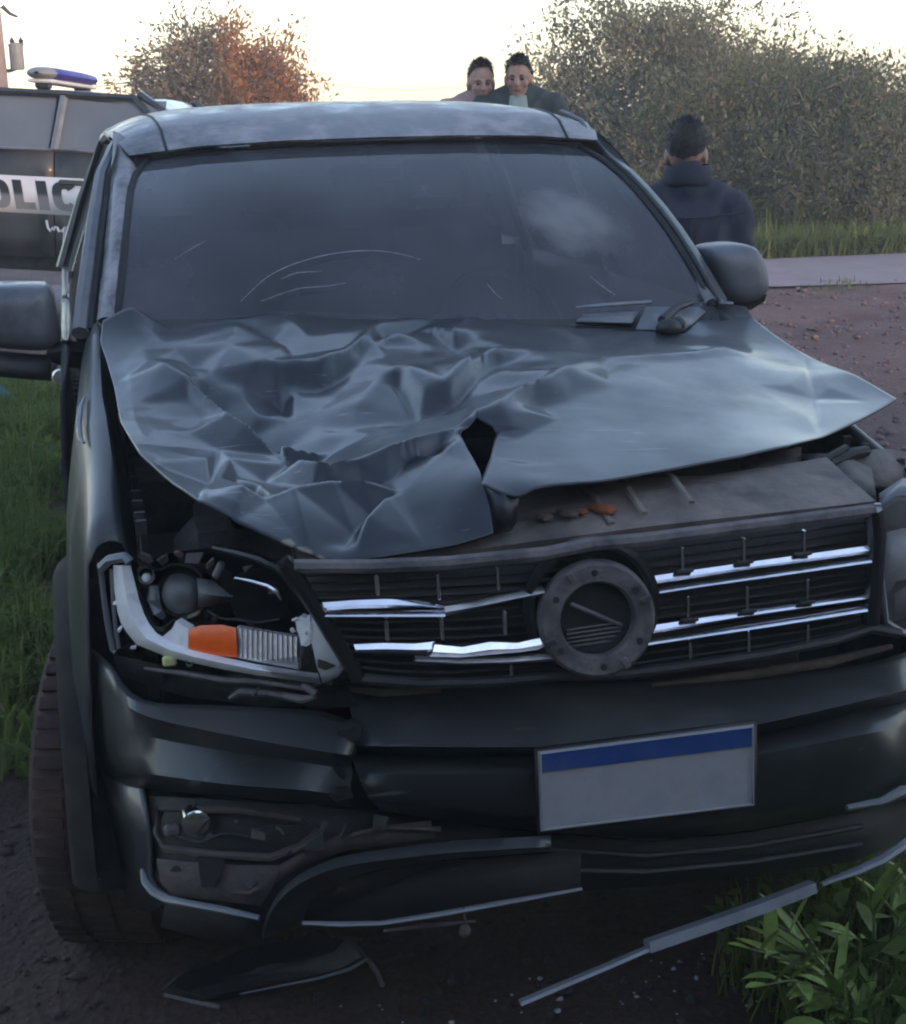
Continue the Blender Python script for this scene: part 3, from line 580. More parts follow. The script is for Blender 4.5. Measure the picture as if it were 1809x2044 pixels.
# cabin back, bed, tailgate, underbody
mb = MB(); mb.loft([[(x, 3.60 - .0 * x, z) for x in np.linspace(-.86, .86, 6)] for z in (.6, .9, 1.2)]); T('cab_back', mb, M['body'], solid=.02)
mb = MB(); mb.loft([[(-.80 + .0, 3.60, 1.2), (.80, 3.60, 1.2)], [(-.72, 3.64, 1.70), (.72, 3.64, 1.70)]]); T('rear_window', mb, M['sideglass'])
mb = MB(); mb.box((0, 4.42, .62), (1.8, 1.6, .04)); mb.box((0, 3.66, .92), (1.8, .03, .6)); T('bed_floor', mb, M['black'])
mb = MB(); mb.bbox((0, 5.2, .92), (1.82, .06, .62), .02); T('tailgate', mb, M['body'])
mb = MB(); mb.bbox((0, 5.3, .56), (1.85, .12, .18), .03); T('rear_bumper', mb, M['black'])
mb = MB(); mb.bbox((0, 2.6, .40), (1.5, 4.0, .10), .02); mb.bbox((0, 1.0, .42), (.9, 1.2, .3), .05); T('chassis', mb, M['bay'])
mb = MB(); mb.bbox((0, .95, .33), (1.4, .12, .12), .03); T('front_axle', mb, M['steel'])

# ---- cabin inside
mb = MB(); mb.loft([[(x, 1.46 + .05 * x * x, 1.17 - .04 * x * x) for x in np.linspace(-.76, .76, 9)], [(x, 1.70, 1.19 - .03 * x * x) for x in np.linspace(-.78, .78, 9)], [(x, 1.84, 1.13) for x in np.linspace(-.78, .78, 9)], [(x, 1.88, .85) for x in np.linspace(-.78, .78, 9)]]); T('dashboard', mb, M['black'], solid=.02)
mb = MB(); a = np.array((.36, 2.0, 1.13)); R = np.array(Matrix.Rotation(math.radians(62), 3, 'X'))
mb.tube([a + R @ np.array((.19 * math.cos(k * math.pi / 14), .19 * math.sin(k * math.pi / 14), 0)) for k in range(29)], .014, 8); mb.tube([a + R @ np.array((-.18, 0, 0)), a + R @ np.array((.18, 0, 0))], .02, 6); mb.tube([a, a + R @ np.array((0, -.18, 0))], .02, 6); T('steering_wheel', mb, M['black'])
for x in (-.37, .37):
    mb = MB(); mb.bbox((x, 2.52, .80), (.50, .52, .16), .06); mb.bbox((x, 2.80, 1.12), (.48, .16, .64), .07, np.array(Matrix.Rotation(math.radians(-14), 3, 'X'))); s = T('seat', mb, M['seat'])
    mb = MB(); mb.bbox((x, 2.90, 1.52), (.26, .10, .17), .04); mb.tube([(x - .06, 2.87, 1.40), (x - .06, 2.89, 1.48)], .006, 6); mb.tube([(x + .06, 2.87, 1.40), (x + .06, 2.89, 1.48)], .006, 6); T('headrest', mb, M['seat'], s)
mb = MB(); mb.bbox((0, 3.42, 1.05), (1.4, .16, .7), .06); mb.bbox((0, 3.2, .78), (1.4, .5, .16), .06); T('rear_seat', mb, M['seat'])
p = PY(768, 430, 2.0); mb = MB(); mb.bbox(PY(735, 315, 2.08) + np.array([0, .03, -.05]), (.22, .03, .06), .012); mb.tube([PY(735, 300, 2.10), PY(735, 320, 2.10)], .01, 6); T('interior_mirror', mb, M['black'])
mb = MB(); mb.box((0, 2.7, .62), (1.7, 2.4, .02)); T('cab_floor', mb, M['rubber'])

# ---- scuttle, wipers
mb = MB(); rws = []
for s in np.linspace(0, 1, 15):
    u = 215 + s * 1260; b = np.array([np.interp(s, np.linspace(0, 1, 7), np.array(WB)[:, k]) for k in range(3)])
    rws.append([b + np.array([0, -.0, .004]), b + np.array([0, -.06, -.03]), b + np.array([0, -.16, -.045]), b + np.array([0, -.2, -.12])])
mb.loft(rws); cowl = T('scuttle_panel', mb, M['black'], smooth=60)
mb = MB(); mb.loft([[PY(1165, 627, 1.40), PY(1275, 621, 1.43)], [PY(1150, 640, 1.37), PY(1262, 643, 1.36)]]); T('scuttle_cover', mb, M['trimgrey'], cowl, solid=.006)
mb = MB(); mb.tube([PY(1150, 614, 1.36), PY(1210, 609, 1.38), PY(1300, 603, 1.40)], [.004, .006, .006], 6); T('wiper_blade', mb, M['trimgrey'])
mb = MB(); mb.tube([PY(1322, 640, 1.33), PY(1350, 615, 1.38), PY(1384, 603, 1.43)], [.014, .011, .008], 8); mb.ell(PY(1335, 655, 1.29), (.035, .03, .025)); mb.ell(PY(1352, 646, 1.31), (.022, .02, .02)); T('wiper_arm', mb, M['black'])
mb = MB(); mb.loft([[PY(1290, 612, 1.42), PY(1395, 612, 1.44), PY(1410, 622, 1.44)], [PY(1270, 655, 1.33), PY(1370, 658, 1.31), PY(1378, 640, 1.36)]]); T('scuttle_end', mb, M['trimgrey'], cowl, solid=.01)

# ---- wings
def arc_low(y, c=.95, r=.475):
    return GZ + .385 + math.sqrt(max(r * r - (y - c) ** 2, 0)) if abs(y - c) < r else .50
def wing(sx):
    st = [(1.46, (199, 650), (183, 655)), (1.36, (199, 668), (176, 690)), (1.2, (201, 735), (168, 770)), (1.05, (204, 790), (165, 808)), (.9, (212, 830), (168, 862)), (.75, (221, 892), (174, 925)), (.6, (231, 965), (179, 982)), (.48, (239, 1030), (184, 1034)), (.40, (246, 1085), (192, 1092))]
    rws = []
    for y, a, b in st:
        I = PY(*a, y); S = PY(*b, y)
        if sx > 0: I, S = mirror_x(I), mirror_x(S); dz = -.0; I[2] -= .05; S[2] -= .05
        zl = max(arc_low(y), .5); zl = min(zl, S[2] - .12)
        row = [I + np.array([-sx * .03, 0, -.10]), I + np.array([-sx * .006, 0, -.012]), I]
        for k in (.25, .5, .75): q = I * (1 - k) + S * k + np.array([0, 0, .010 * math.sin(math.pi * k)]); row.append(q)
        row.append(S)
        row.append(np.array([sx * (abs(S[0]) + .018), y, S[2] - .035]))
        for k in np.linspace(.0, 1, 6)[1:]:
            z = S[2] - .035 + (zl - S[2] + .035) * k; w = abs(S[0]) + .018; tgt = .952 - .03 * max(0, (.6 - y) / .2); row.append(np.array([sx * (w + (tgt - w) * math.sin(k * math.pi / 2)), y, z]))
        rws.append(row)
    mb = MB(); mb.loft(rws); w = T('front_wing', mb, M['body'] if sx < 0 else M['body'], smooth=50, solid=.004)
    # wheel-arch flare
    mb = MB(); R_ = []
    for k in range(27):
        a = math.radians(-2 + k * 184 / 26); c, s = math.cos(a), math.sin(a); q = lambda r, x: np.array([sx * x, .95 - r * c * 1.02, GZ + .385 + r * s])
        R_.append([q(.525, .935), q(.515, .950), q(.498, .972), q(.478, .984), q(.460, .984), q(.446, .978), q(.443, .95), q(.45, .90)])
    mb.loft(R_); T('wheel_arch_flare', mb, M['flare'] if 'flare' in M else M.setdefault('flare', mat('flare_plastic', (.008, .009, .010), .8, 0, .3, 8, spec=.15, bump=.06, bscale=120, dust=(.05, .04, .034), dscale=5, dlo=.42, dhi=.8)), w, smooth=50)
    mb = MB(); R_ = []
    for k in range(17):
        a = math.radians(-8 + k * 196 / 16); c, s = math.cos(a), math.sin(a); R_.append([(sx * x, .95 - .455 * c, GZ + .385 + .455 * s) for x in (.93, .75, .5)])
    mb.loft(R_); T('wheel_arch_liner', mb, M['rubber'], w, smooth=50)
    return w
wl = wing(-1); wr = wing(1)
# dent on the near wing: chrome-edged scrape
mb = MB(); P = [PY(u, v, y) + np.array([-.012, -.004, .004]) for u, v, y in [(180, 796, 1.05), (172, 815, 1.0), (169, 850, .92), (172, 878, .85), (180, 886, .83)]]; mb.tube(P, [.003, .006, .007, .006, .003], 6); T('wing_crease', mb, M['trimgrey'], wl)

# ---- mirrors
def mirror(sx, pts_y, outline, depth, lbl):
    P = [PY(u, v, pts_y) for u, v in outline]; c = sum(P) / len(P); mb = MB(); rws = []
    for k, (sc, dy) in enumerate([(.30, -.055), (.62, -.05), (.86, -.034), (.97, -.008), (1.0, .03), (.99, .10), (.95, .13)]):
        rws.append([c + (p - c) * sc + np.array([0, dy, 0]) for p in P])
    mb.loft(rws, closed=True, cap=True); return T('door_mirror', mb, M['mirror'], smooth=60, label=lbl), c
def rounded(pts, it=2):
    for _ in range(it):
        q = []
        for i in range(len(pts)):
            a, b = np.array(pts[i]), np.array(pts[(i + 1) % len(pts)]); q += [tuple(.75 * a + .25 * b), tuple(.25 * a + .75 * b)]
        pts = q
    return pts
dm, c = mirror(-1, 1.62, rounded([(-62, 576), (-20, 569), (70, 568), (104, 570), (118, 640), (126, 684), (100, 703), (0, 697), (-55, 690), (-72, 640)]), .2, 'door mirror at the near side')
mb = MB(); mb.loft([[PY(u, v, 1.60) for u, v in ((96, 693), (128, 678), (178, 686), (184, 700))], [PY(u, v, 1.585) for u, v in ((92, 706), (128, 700), (180, 704), (186, 712))], [PY(u, v, 1.62) for u, v in ((100, 722), (130, 733), (172, 738), (186, 738))], [PY(u, v, 1.72) for u, v in ((100, 720), (130, 730), (172, 734), (186, 735))]]); T('mirror_arm', mb, M['black'], dm, solid=.01)
mb = MB(); mb.loft([[PY(u, v, 1.60) for u, v in ((-70, 694), (0, 700), (60, 706), (100, 708))], [PY(u, v, 1.62) for u, v in ((-66, 706), (0, 716), (60, 724), (104, 728))]]); T('mirror_base', mb, M['black'], dm, solid=.06)
mb = MB(); mb.lathe([(.0, -.012), (.018, -.012), (.022, 0), (.018, .02), (0, .02)], PY(120, 752, 1.75), 'y', 16); T('puddle_lamp', mb, M['bulb'], dm)
dm, c = mirror(1, 1.62, rounded([(1412, 503), (1432, 489), (1495, 486), (1517, 500), (1530, 540), (1534, 580), (1512, 602), (1470, 612), (1440, 600), (1430, 560)]), .2, 'door mirror at the far side')
mb = MB(); mb.loft([[PY(u, v, 1.585) for u, v in ((1455, 606), (1490, 602), (1532, 586))], [PY(u, v, 1.60) for u, v in ((1478, 620), (1500, 618), (1526, 602))], [PY(u, v, 1.68) for u, v in ((1478, 620), (1500, 618), (1526, 602))]]); T('mirror_base', mb, M['black'], dm)
mb = MB(); mb.loft([[PY(u, v, 1.50) for u, v in ((1424, 602), (1452, 606), (1490, 612))], [PY(u, v, 1.44) for u, v in ((1420, 622), (1460, 628), (1505, 640))], [PY(u, v, 1.40) for u, v in ((1416, 644), (1470, 658), (1512, 656))]]); T('mirror_arm', mb, M['black'], dm, solid=.02)

# ---- engine bay
mb = MB()
# slam panel over the grille, dusty, dropping under the bonnet
S0 = [PB(u, v, o) for u, v, o in [(600, 1140, .10), (760, 1122, .08), (930, 1098, .06), (1100, 1076, .06), (1300, 1050, .06), (1500, 1028, .06), (1700, 1006, .06), (1748, 1000, .06)]]
S1 = [p + np.array([0, .10, .028 + .012 * math.sin(7 * p[0])]) for p in S0]; S2 = [p + np.array([0, .20, .034 + .008 * math.sin(11 * p[0] + 1)]) for p in S0]; S3 = [p + np.array([0, .36, -.02]) for p in S0]; S4 = [p + np.array([0, .37, -.25]) for p in S0]
D0 = [p + np.array([0, .012, -.03]) for p in S0]
mb.loft([D0, S0, S1, S2, S3, S4]); slam = T('slam_panel', mb, M['slam'], smooth=40)
for u, v in ((1290, 990), (1385, 968), (1225, 1010)):        # pressed ribs
    mb = MB(); a = PB(u, v + 45, .065) + np.array([0, 0, .003]); mb.tube([a + np.array([0, .01, .004]), a + np.array([.0, .1, .03]), a + np.array([0, .2, .036])], .007, 6, flat=.6); T('rib', mb, M['slam'], slam)
for u, v, s, m in [(1150, 1048, .020, 'mud'), (1180, 1046, .012, 'amber_dirt'), (1222, 1040, .022, 'amber_dirt'), (1105, 1056, .016, 'mud')]:
    if m not in M: M[m] = mat('rusty_dirt', (.25, .07, .025), .9, 0, .4, 30)
    mb = MB(); mb.ell(PB(u, v, .07) + np.array([0, .05, .01]), (s * 1.5, s, s * .35), 7, 5, np.array(Matrix.Rotation(s * 90, 3, 'Z'))); T('dirt_clump', mb, M[m], slam, smooth=10)
mb = MB(); mb.bbox((-.02, .62, .88), (1.30, .50, .28), .05); mb.bbox((.25, .55, 1.0), (.5, .42, .08), .03); mb.bbox((-.45, .7, .98), (.3, .4, .14), .03); T('engine', mb, M['bay'])
mb = MB(); mb.bbox((0, .30, .86), (1.05, .04, .42), .01)
for k in range(22): mb.box((0, .275, .67 + k * .018), (1.0, .012, .004))
T('radiator', mb, M['bay'])
for sx in (-1, 1):                                          # inner wings with ribs, strut tower
    mb = MB(); mb.loft([[(sx * (.80 - .02 * (z < .8)), y, z) for z in (.55, .75, .95, 1.02 + .06 * y)] for y in np.linspace(.32, 1.4, 7)]); mb.bbox((sx * .72, 1.0, .95), (.22, .3, .12), .04)
    for y in (.40, .46, .55, .63, .75, .9): mb.box((sx * .795, y, .88), (.02, .014, .36))
    T('inner_wing', mb, M['bay'])
# far-side bay clutter: bracket, mud, headlamp carrier
mb = MB(); mb.loft([[PY(u, v, y) for u, v, y in r] for r in [[(1600, 905, .40), (1680, 905, .36), (1740, 935, .34)], [(1640, 935, .30), (1700, 965, .26), (1752, 1000, .22)]]]); T('headlight_bracket', mb, M['greyplastic'], solid=.012)
mb = MB(); mb.loft([[PY(u, v, y) for u, v, y in r] for r in [[(1690, 905, .38), (1760, 895, .40), (1830, 905, .44)], [(1700, 935, .34), (1790, 940, .36), (1840, 950, .40)], [(1740, 965, .30), (1800, 975, .32), (1850, 990, .36)]]]); T('headlight_bracket', mb, M['slam'], solid=.012)
mb = MB(); mb.tube([PY(1655, 925, .33), PY(1700, 905, .36), PY(1730, 900, .38)], .012, 7); mb.tube([PY(1660, 945, .3), PY(1705, 985, .26)], .009, 6); mb.tube([PY(1600, 930, .3), PY(1650, 915, .33), PY(1690, 893, .36)], .008, 6); T('bay_hose', mb, M['rubber'])
mb = MB(); mb.loft([[PY(u, v, .42) for u, v in ((1480, 910), (1560, 898), (1600, 892))], [PY(u, v, .36) for u, v in ((1478, 945), (1560, 950), (1600, 945))]]); T('bay_cover', mb, M['greyplastic'], solid=.01)
for sx, y in ((1, .5), (-1, .5)):
    mb = MB(); mb.bbox((sx * .62, .48, .92), (.22, .2, .2), .04); T('battery' if sx > 0 else 'air_filter_box', mb, M['bay'])

# ---- grille
GOFF = .0
def G6(x, y, o=0.0): return PB(*Z6(x, y), GOFF + o)
def strip(top, bot, m, name, parent, o=-.004, th=.012):     # a bar between two measured edges, standing proud
    a = [G6(x, y, o) for x, y in top]; b = [G6(x, y, o) for x, y in bot]; mid = [(p + q) / 2 + np.array([0, -.006, 0]) for p, q in zip(a, b)]
    mb = MB(); mb.loft([[p + np.array([0, th, 0]) for p in a], a, mid, b, [p + np.array([0, th, 0]) for p in b]]); return T(name, mb, m, parent, smooth=50)
back = [[G6(x, y, .035) for x, y in r] for r in [[(30, 215), (260, 205), (500, 190), (760, 175), (900, 160), (1050, 140), (1300, 110), (1500, 85), (1715, 55)], [(110, 350), (280, 360), (500, 360), (760, 350), (900, 340), (1050, 320), (1300, 285), (1500, 255), (1712, 225)], [(200, 520), (330, 540), (500, 545), (760, 530), (900, 515), (1050, 490), (1300, 455), (1500, 425), (1700, 385)]]]
mb = MB(); mb.loft(back); grille = T('grille', mb, M['black'], solid=.01)
mb = MB()
for rr_ in range(14):                                        # fine louvres behind the bars
    t = (rr_ + .5) / 14; P = []
    for k in range(9): a, b = back[0][k], back[2][k]; P.append(a * (1 - t) + b * t + np.array([0, -.010, 0]))
    mb.tube(P, .0035, 5)
T('louvres', mb, M['bay'], grille)
mb = MB(); P = [G6(x, y, -.005) for x, y in [(30, 205), (260, 205), (480, 195), (760, 168), (900, 140), (1040, 128), (1300, 95), (1500, 70), (1712, 42)]]; mb.tube(P, [.014] * 9, 8, flat=.9); T('grille_frame', mb, M['greyplastic'], grille)
mb = MB(); P = [G6(x, y, -.004) for x, y in [(1712, 42), (1722, 120), (1716, 230), (1705, 370)]]; mb.tube(P, .018, 8); T('grille_frame', mb, M['gloss'], grille)
mb = MB(); P = [G6(x, y, -.006) for x, y in [(0, 185), (40, 240), (110, 350), (200, 500), (215, 530)]]; mb.tube(P, .014, 8); T('grille_frame', mb, M['gloss'], grille)
mb = MB(); P = [G6(x, y, -.004) for x, y in [(200, 530), (400, 545), (600, 540), (780, 525), (1000, 515), (1200, 490), (1400, 460), (1600, 420), (1705, 385), (1790, 400)]]; mb.tube(P, .010, 8); T('grille_frame', mb, M['black'], grille)
ch, dc = M['chrome'], M['dullchrome']
strip([(1030, 240), (1150, 222), (1330, 196), (1520, 170), (1700, 145)], [(1030, 262), (1150, 246), (1330, 218), (1520, 192), (1702, 168)], ch, 'chrome_bar', grille)
strip([(1050, 278), (1200, 254), (1400, 226), (1706, 180)], [(1050, 296), (1200, 272), (1400, 244), (1706, 202)], ch, 'chrome_bar', grille, -.012)
strip([(1050, 380), (1170, 362), (1345, 334), (1520, 310), (1692, 285)], [(1050, 404), (1170, 384), (1345, 356), (1520, 330), (1694, 306)], ch, 'chrome_bar', grille)
strip([(1040, 424), (1200, 400), (1400, 370), (1694, 322)], [(1040, 442), (1200, 418), (1400, 388), (1694, 344)], ch, 'chrome_bar', grille, -.012)
strip([(96, 312), (200, 304), (300, 300), (400, 305), (465, 318)], [(110, 335), (200, 328), (300, 326), (400, 326), (470, 330)], ch, 'chrome_bar', grille)
strip([(112, 338), (250, 338), (470, 336)], [(120, 358), (250, 358), (468, 360)], ch, 'chrome_bar', grille, -.012)
strip([(466, 322), (560, 308), (660, 288), (756, 268)], [(468, 350), (560, 330), (660, 308), (758, 290)], dc, 'broken_bar', grille, -.004)
strip([(205, 432), (290, 428), (380, 430), (440, 424)], [(212, 456), (300, 456), (380, 458), (430, 462)], ch, 'chrome_bar', grille)
strip([(440, 432), (520, 440), (600, 425), (680, 428), (770, 408)], [(425, 468), (520, 470), (600, 462), (680, 455), (780, 442)], ch, 'chrome_bar', grille, -.02)
strip([(385, 472), (520, 476), (650, 472), (790, 458)], [(380, 482), (520, 490), (650, 488), (790, 480)], dc, 'broken_bar', grille, -.024)
for x0, y0, x1, y1, m in [(1155, 148, 1160, 214, ch), (1334, 122, 1338, 186, ch), (1510, 100, 1513, 158, ch), (1172, 290, 1176, 362, ch), (1344, 262, 1347, 334, ch), (1519, 240, 1522, 300, ch), (1178, 424, 1181, 472, ch), (1349, 396, 1351, 452, ch), (1520, 372, 1522, 428, ch),
                          (270, 232, 276, 288, dc), (447, 222, 454, 300, ch), (618, 208, 628, 270, ch), (640, 335, 648, 402, dc), (462, 362, 460, 418, dc), (300, 364, 302, 420, dc), (658, 488, 664, 522, ch)]:
    mb = MB(); mb.bbox((G6(x0, y0, -.004) + G6(x1, y1, -.004)) / 2, (.0055, .012, np.linalg.norm(G6(x0, y0) - G6(x1, y1))), .0015, np.array(Matrix.Rotation(math.radians(-2), 3, 'Y'))); T('divider', mb, m, grille)
for x, y in ((1165, 222), (1340, 196), (1510, 172), (1180, 364), (1350, 338), (1520, 312)):   # black clips over the bars
    mb = MB(); mb.bbox(G6(x, y - 3, -.010), (.034, .010, .006), .002); T('clip', mb, M['black'], grille)
# badge carrier: ring left after the badge came off
ec = G6(912, 360, -.03); mb = MB(); prof = [(.066, .02), (.066, .0), (.070, -.006), (.098, -.008), (.104, -.002), (.106, .02)]
tilt = np.array(Matrix.Rotation(math.radians(-8), 3, 'X')) @ np.array(Matrix.Rotation(math.radians(-6), 3, 'Z'))
mb.lathe(prof, ec, 'y', 48, tilt); ring = T('badge_ring', mb, M['greyplastic'], grille, smooth=40, label='empty round badge mount, its badge gone')
mb = MB(); mb.lathe([(.0, .03), (.112, .03), (.122, .02), (.124, .0), (.112, -.004), (.104, .002)], ec + np.array([-.006, .012, .022]), 'y', 48, tilt); T('badge_housing', mb, M['gloss'], grille, smooth=40)
mb = MB(); mb.lathe([(0, .024), (.067, .024)], ec, 'y', 32, tilt); T('badge_back', mb, M['rubber'], ring)
mb = MB()
for k in range(5): a = ec + np.array([-.05, .016, -.02 - .008 * k]); mb.tube([a, a + np.array([.10, 0, .004])], .0022, 5)
mb.tube([ec + np.array([-.045, .012, .03]), ec + np.array([.05, .012, -.02])], .004, 6); T('badge_rib', mb, M['greyplastic'], ring)
for k, a in enumerate((92, 35, 150, 215, 275, 330)):
    a = math.radians(a); q = ec + tilt @ np.array([.085 * math.cos(a), -.0085, .085 * math.sin(a)]); mb = MB(); mb.lathe([(0, -.0008), (.006, -.0008), (.006, .004)], q, 'y', 10, tilt); T('clip_hole', mb, M['rubber'], ring)
for k, a in enumerate((20, 120, 200, 300)):
    a = math.radians(a); q = ec + tilt @ np.array([.092 * math.cos(a), -.010, .092 * math.sin(a)]); mb = MB(); mb.bbox(q, (.022, .006, .012), .002, np.array(Matrix.Rotation(-a, 3, 'Y'))); T('clip', mb, M['greyplastic'], ring)

# ---- headlights
def L5(x, y, o=0.0):
    """on the sloping face of the near headlight"""
    u, v = Z5(x, y); a, b = np.array([-.455, .045]), np.array([-.90, .36]); d = (b - a) / np.linalg.norm(b - a); nrm = np.array([-d[1], d[0], 0.]);
    if nrm[1] > 0: nrm = -nrm
    r = ray(u, v); p0 = np.array([a[0], a[1], 0]) - nrm * o; t = ((p0 - CAM) @ nrm) / (r @ nrm); return CAM + r * t
HN = np.array([-.578, -.816, 0.0])
def plate5(pts, o, th, m, name, parent, smooth=40): mb = MB(); mb.prism([L5(x, y, o) for x, y in pts], -HN * th); return T(name, mb, m, parent, smooth=smooth)
outline = [(375, 370), (420, 330), (500, 320), (560, 350), (760, 290), (960, 268), (1210, 330), (1330, 400), (1480, 600), (1610, 760), (1705, 900), (1640, 960), (1480, 1000), (1100, 950), (800, 900), (600, 860), (470, 780), (400, 600)]
mb = MB(); mb.loft([[L5(x, y, .0) for x, y in outline], [L5(x, y, .10) * .9 + L5(1000, 620, .10) * .1 for x, y in outline], [L5(x, y, .17) * .7 + L5(1000, 620, .17) * .3 for x, y in outline], [L5(1000, 620, .19)] * len(outline)], closed=True)
hl = T('headlight', mb, M['gloss'], smooth=40, label='broken headlight with its lens smashed out')
mb = MB(); P = [L5(x, y, -.004) for x, y in [(960, 268), (1090, 296), (1210, 330), (1290, 370), (1345, 420), (1480, 600), (1610, 760), (1705, 900), (1690, 940)]]; mb.tube(P, [.006, .008, .009, .009, .009, .009, .010, .011, .006], 8); T('housing_rim', mb, M['gloss'], hl)
mb = MB(); P = [L5(x, y, -.002) for x, y in [(375, 370), (388, 500), (410, 650), (440, 800), (455, 810)]]; mb.tube(P, .006, 6); mb.tube([L5(x, y, -.002) for x, y in [(430, 380), (440, 560), (455, 700), (470, 790)]], .004, 6); mb.tube([L5(x, y, -.006) for x, y in [(378, 372), (420, 332), (500, 318), (525, 345)]], .010, 6); T('housing_rim', mb, M['trimgrey'], hl)
# light guide: broken white curve down the outer side and along the bottom
o_ = [(440, 360), (445, 480), (462, 600), (480, 660), (515, 715), (560, 770), (700, 828), (860, 868), (1010, 900), (1180, 930), (1400, 958), (1515, 975)]
i_ = [(530, 362), (550, 440), (575, 540), (600, 612), (628, 665), (665, 712), (760, 768), (850, 800), (1010, 836), (1180, 872), (1400, 908), (1500, 920)]
mb = MB(); mb.loft([[L5(x, y, .012) for x, y in o_], [L5(x, y, -.004) for x, y in o_], [L5(.5 * (a + c), .5 * (b + d), -.014) for (a, b), (c, d) in zip(o_, i_)], [L5(x, y, .0) for x, y in i_], [L5(x, y, .02) for x, y in i_]]); T('light_guide', mb, M['pearl'], hl, smooth=45)
plate5([(690, 735), (745, 690), (765, 650), (800, 672), (832, 690), (828, 795), (760, 770)], .004, .02, M['pearl'], 'lens_shard', hl)
mb = MB(); A = [(832, 690), (890, 672), (1000, 668), (1076, 684)]; B = [(828, 795), (900, 818), (1000, 832), (1084, 838)]
mb.loft([[L5(x, y, .02) for x, y in A], [L5(x, y, .004) for x, y in A], [L5(.5 * (a + c), .5 * (b + d), -.004) for (a, b), (c, d) in zip(A, B)], [L5(x, y, .0) for x, y in B], [L5(x, y, .02) for x, y in B]]); T('indicator_lens', mb, M['amber'], hl, smooth=45, label='bright orange indicator lens')
mb = MB()
for k in range(12):                                          # ribbed reflector beside it
    x = 1085 + k * 26; yt = 684 + (x - 1076) * .16; yb = 838 + (x - 1084) * .13; mb.prism([L5(x, yt, .006), L5(x + 20, yt + 3, .002), L5(x + 20, yb + 2, .0), L5(x, yb, .004)], -HN * .012)
T('ribbed_reflector', mb, M['reflector'], hl)
plate5([(1080, 680), (1400, 735), (1400, 900), (1084, 840)], .014, .01, M['pearl'], 'reflector_back', hl)
plate5([(1384, 650), (1410, 622), (1440, 636), (1470, 598), (1540, 690), (1625, 850), (1600, 905), (1515, 930), (1500, 905), (1490, 870), (1475, 790), (1468, 765), (1440, 782), (1412, 775), (1405, 730), (1392, 700)], -.006, .014, M['pearl'], 'lens_shard', hl)
plate5([(1510, 925), (1600, 900), (1640, 885), (1600, 940), (1525, 972)], -.01, .012, M['pearl'], 'lens_shard', hl)
plate5([(1500, 850), (1545, 865), (1590, 885), (1540, 905), (1500, 890)], -.010, .006, M['mud'], 'dirt_clump', hl)
M['lensclear'] = clear_glass('broken_clear_lens', (.95, .95, .96), .04, .04)
for pts in ([(1180, 860), (1390, 880), (1430, 760), (1480, 700), (1460, 600), (1560, 690), (1650, 860), (1630, 930), (1520, 985), (1300, 955)],):
    mb = MB(); c_ = sum(L5(x, y, -.026) for x, y in pts) / len(pts); mb.loft([[L5(x, y, -.012) for x, y in pts], [L5(x, y, -.022) * .75 + c_ * .25 for x, y in pts], [c_] * len(pts)], closed=True); T('lens_remnant', mb, M['lensclear'], hl, smooth=25)
# projector, its bracket and the second bowl
c = L5(810, 500, .055); R = np.array(Matrix.Rotation(math.radians(-28), 3, 'Z'))
mb = MB(); mb.lathe([(0, -.040), (.018, -.038), (.034, -.026), (.040, -.008), (.041, .03), (.036, .07), (.0, .075)], c, 'y', 28, R); pj = T('projector', mb, M['projector'], hl, smooth=45)
mb = MB(); mb.lathe([(.041, -.012), (.048, -.014), (.050, .01), (.046, .03)], c, 'y', 28, R); T('projector_ring', mb, M['gloss'], hl)
mb = MB(); mb.loft([[L5(x, y, .03) for x, y in ((870, 425), (960, 440), (1030, 500))], [L5(x, y, .01) for x, y in ((880, 500), (960, 515), (1060, 525))], [L5(x, y, .03) for x, y in ((880, 580), (960, 570), (1050, 545))]]); mb.bbox(L5(985, 385, .02), (.014, .012, .034), .004, np.array(Matrix.Rotation(.5, 3, 'Y'))); T('projector_bracket', mb, M['projector'], hl, solid=.008)
mb = MB(); mb.lathe([(.012, .02), (.016, 0), (.016, .03)], L5(612, 418, .03), 'y', 16); mb.ell(L5(612, 425, .02), (.009, .009, .009), 12, 8); T('bulb', mb, M['bulb'], hl)
mb = MB(); mb.tube([L5(650, 470, .03), L5(650, 540, .02), L5(670, 600, .02), L5(700, 630, .03)], [.009, .012, .010, .006], 8); T('bulb_holder', mb, M['projector'], hl)
mb = MB(); mb.lathe([(0, .09), (.03, .07), (.048, .03), (.056, -.0)], L5(1190, 530, .02), 'y', 28, R); T('main_beam_bowl', mb, M['gloss'], hl)
mb = MB(); mb.tube([L5(x, y, .004) for x, y in [(1070, 425), (1150, 440), (1240, 465), (1290, 495), (1312, 540)]], [.002, .003, .0036, .0045, .002], 6); T('bowl_edge', mb, M['chrome'], hl)
M['led'] = mat('yellow_led_cap', (.55, .55, .25), .4, 0, .3, 30)
mb = MB(); mb.bbox(L5(732, 856, -.004), (.026, .012, .020), .004); T('side_lamp', mb, M['led'], hl)
mb = MB(); mb.tube([L5(835 + 16 * math.cos(a), 862 + 20 * math.sin(a), -.004) for a in np.linspace(0, 2 * math.pi, 13)], .0022, 5); T('lamp_socket', mb, M['greyplastic'], hl)
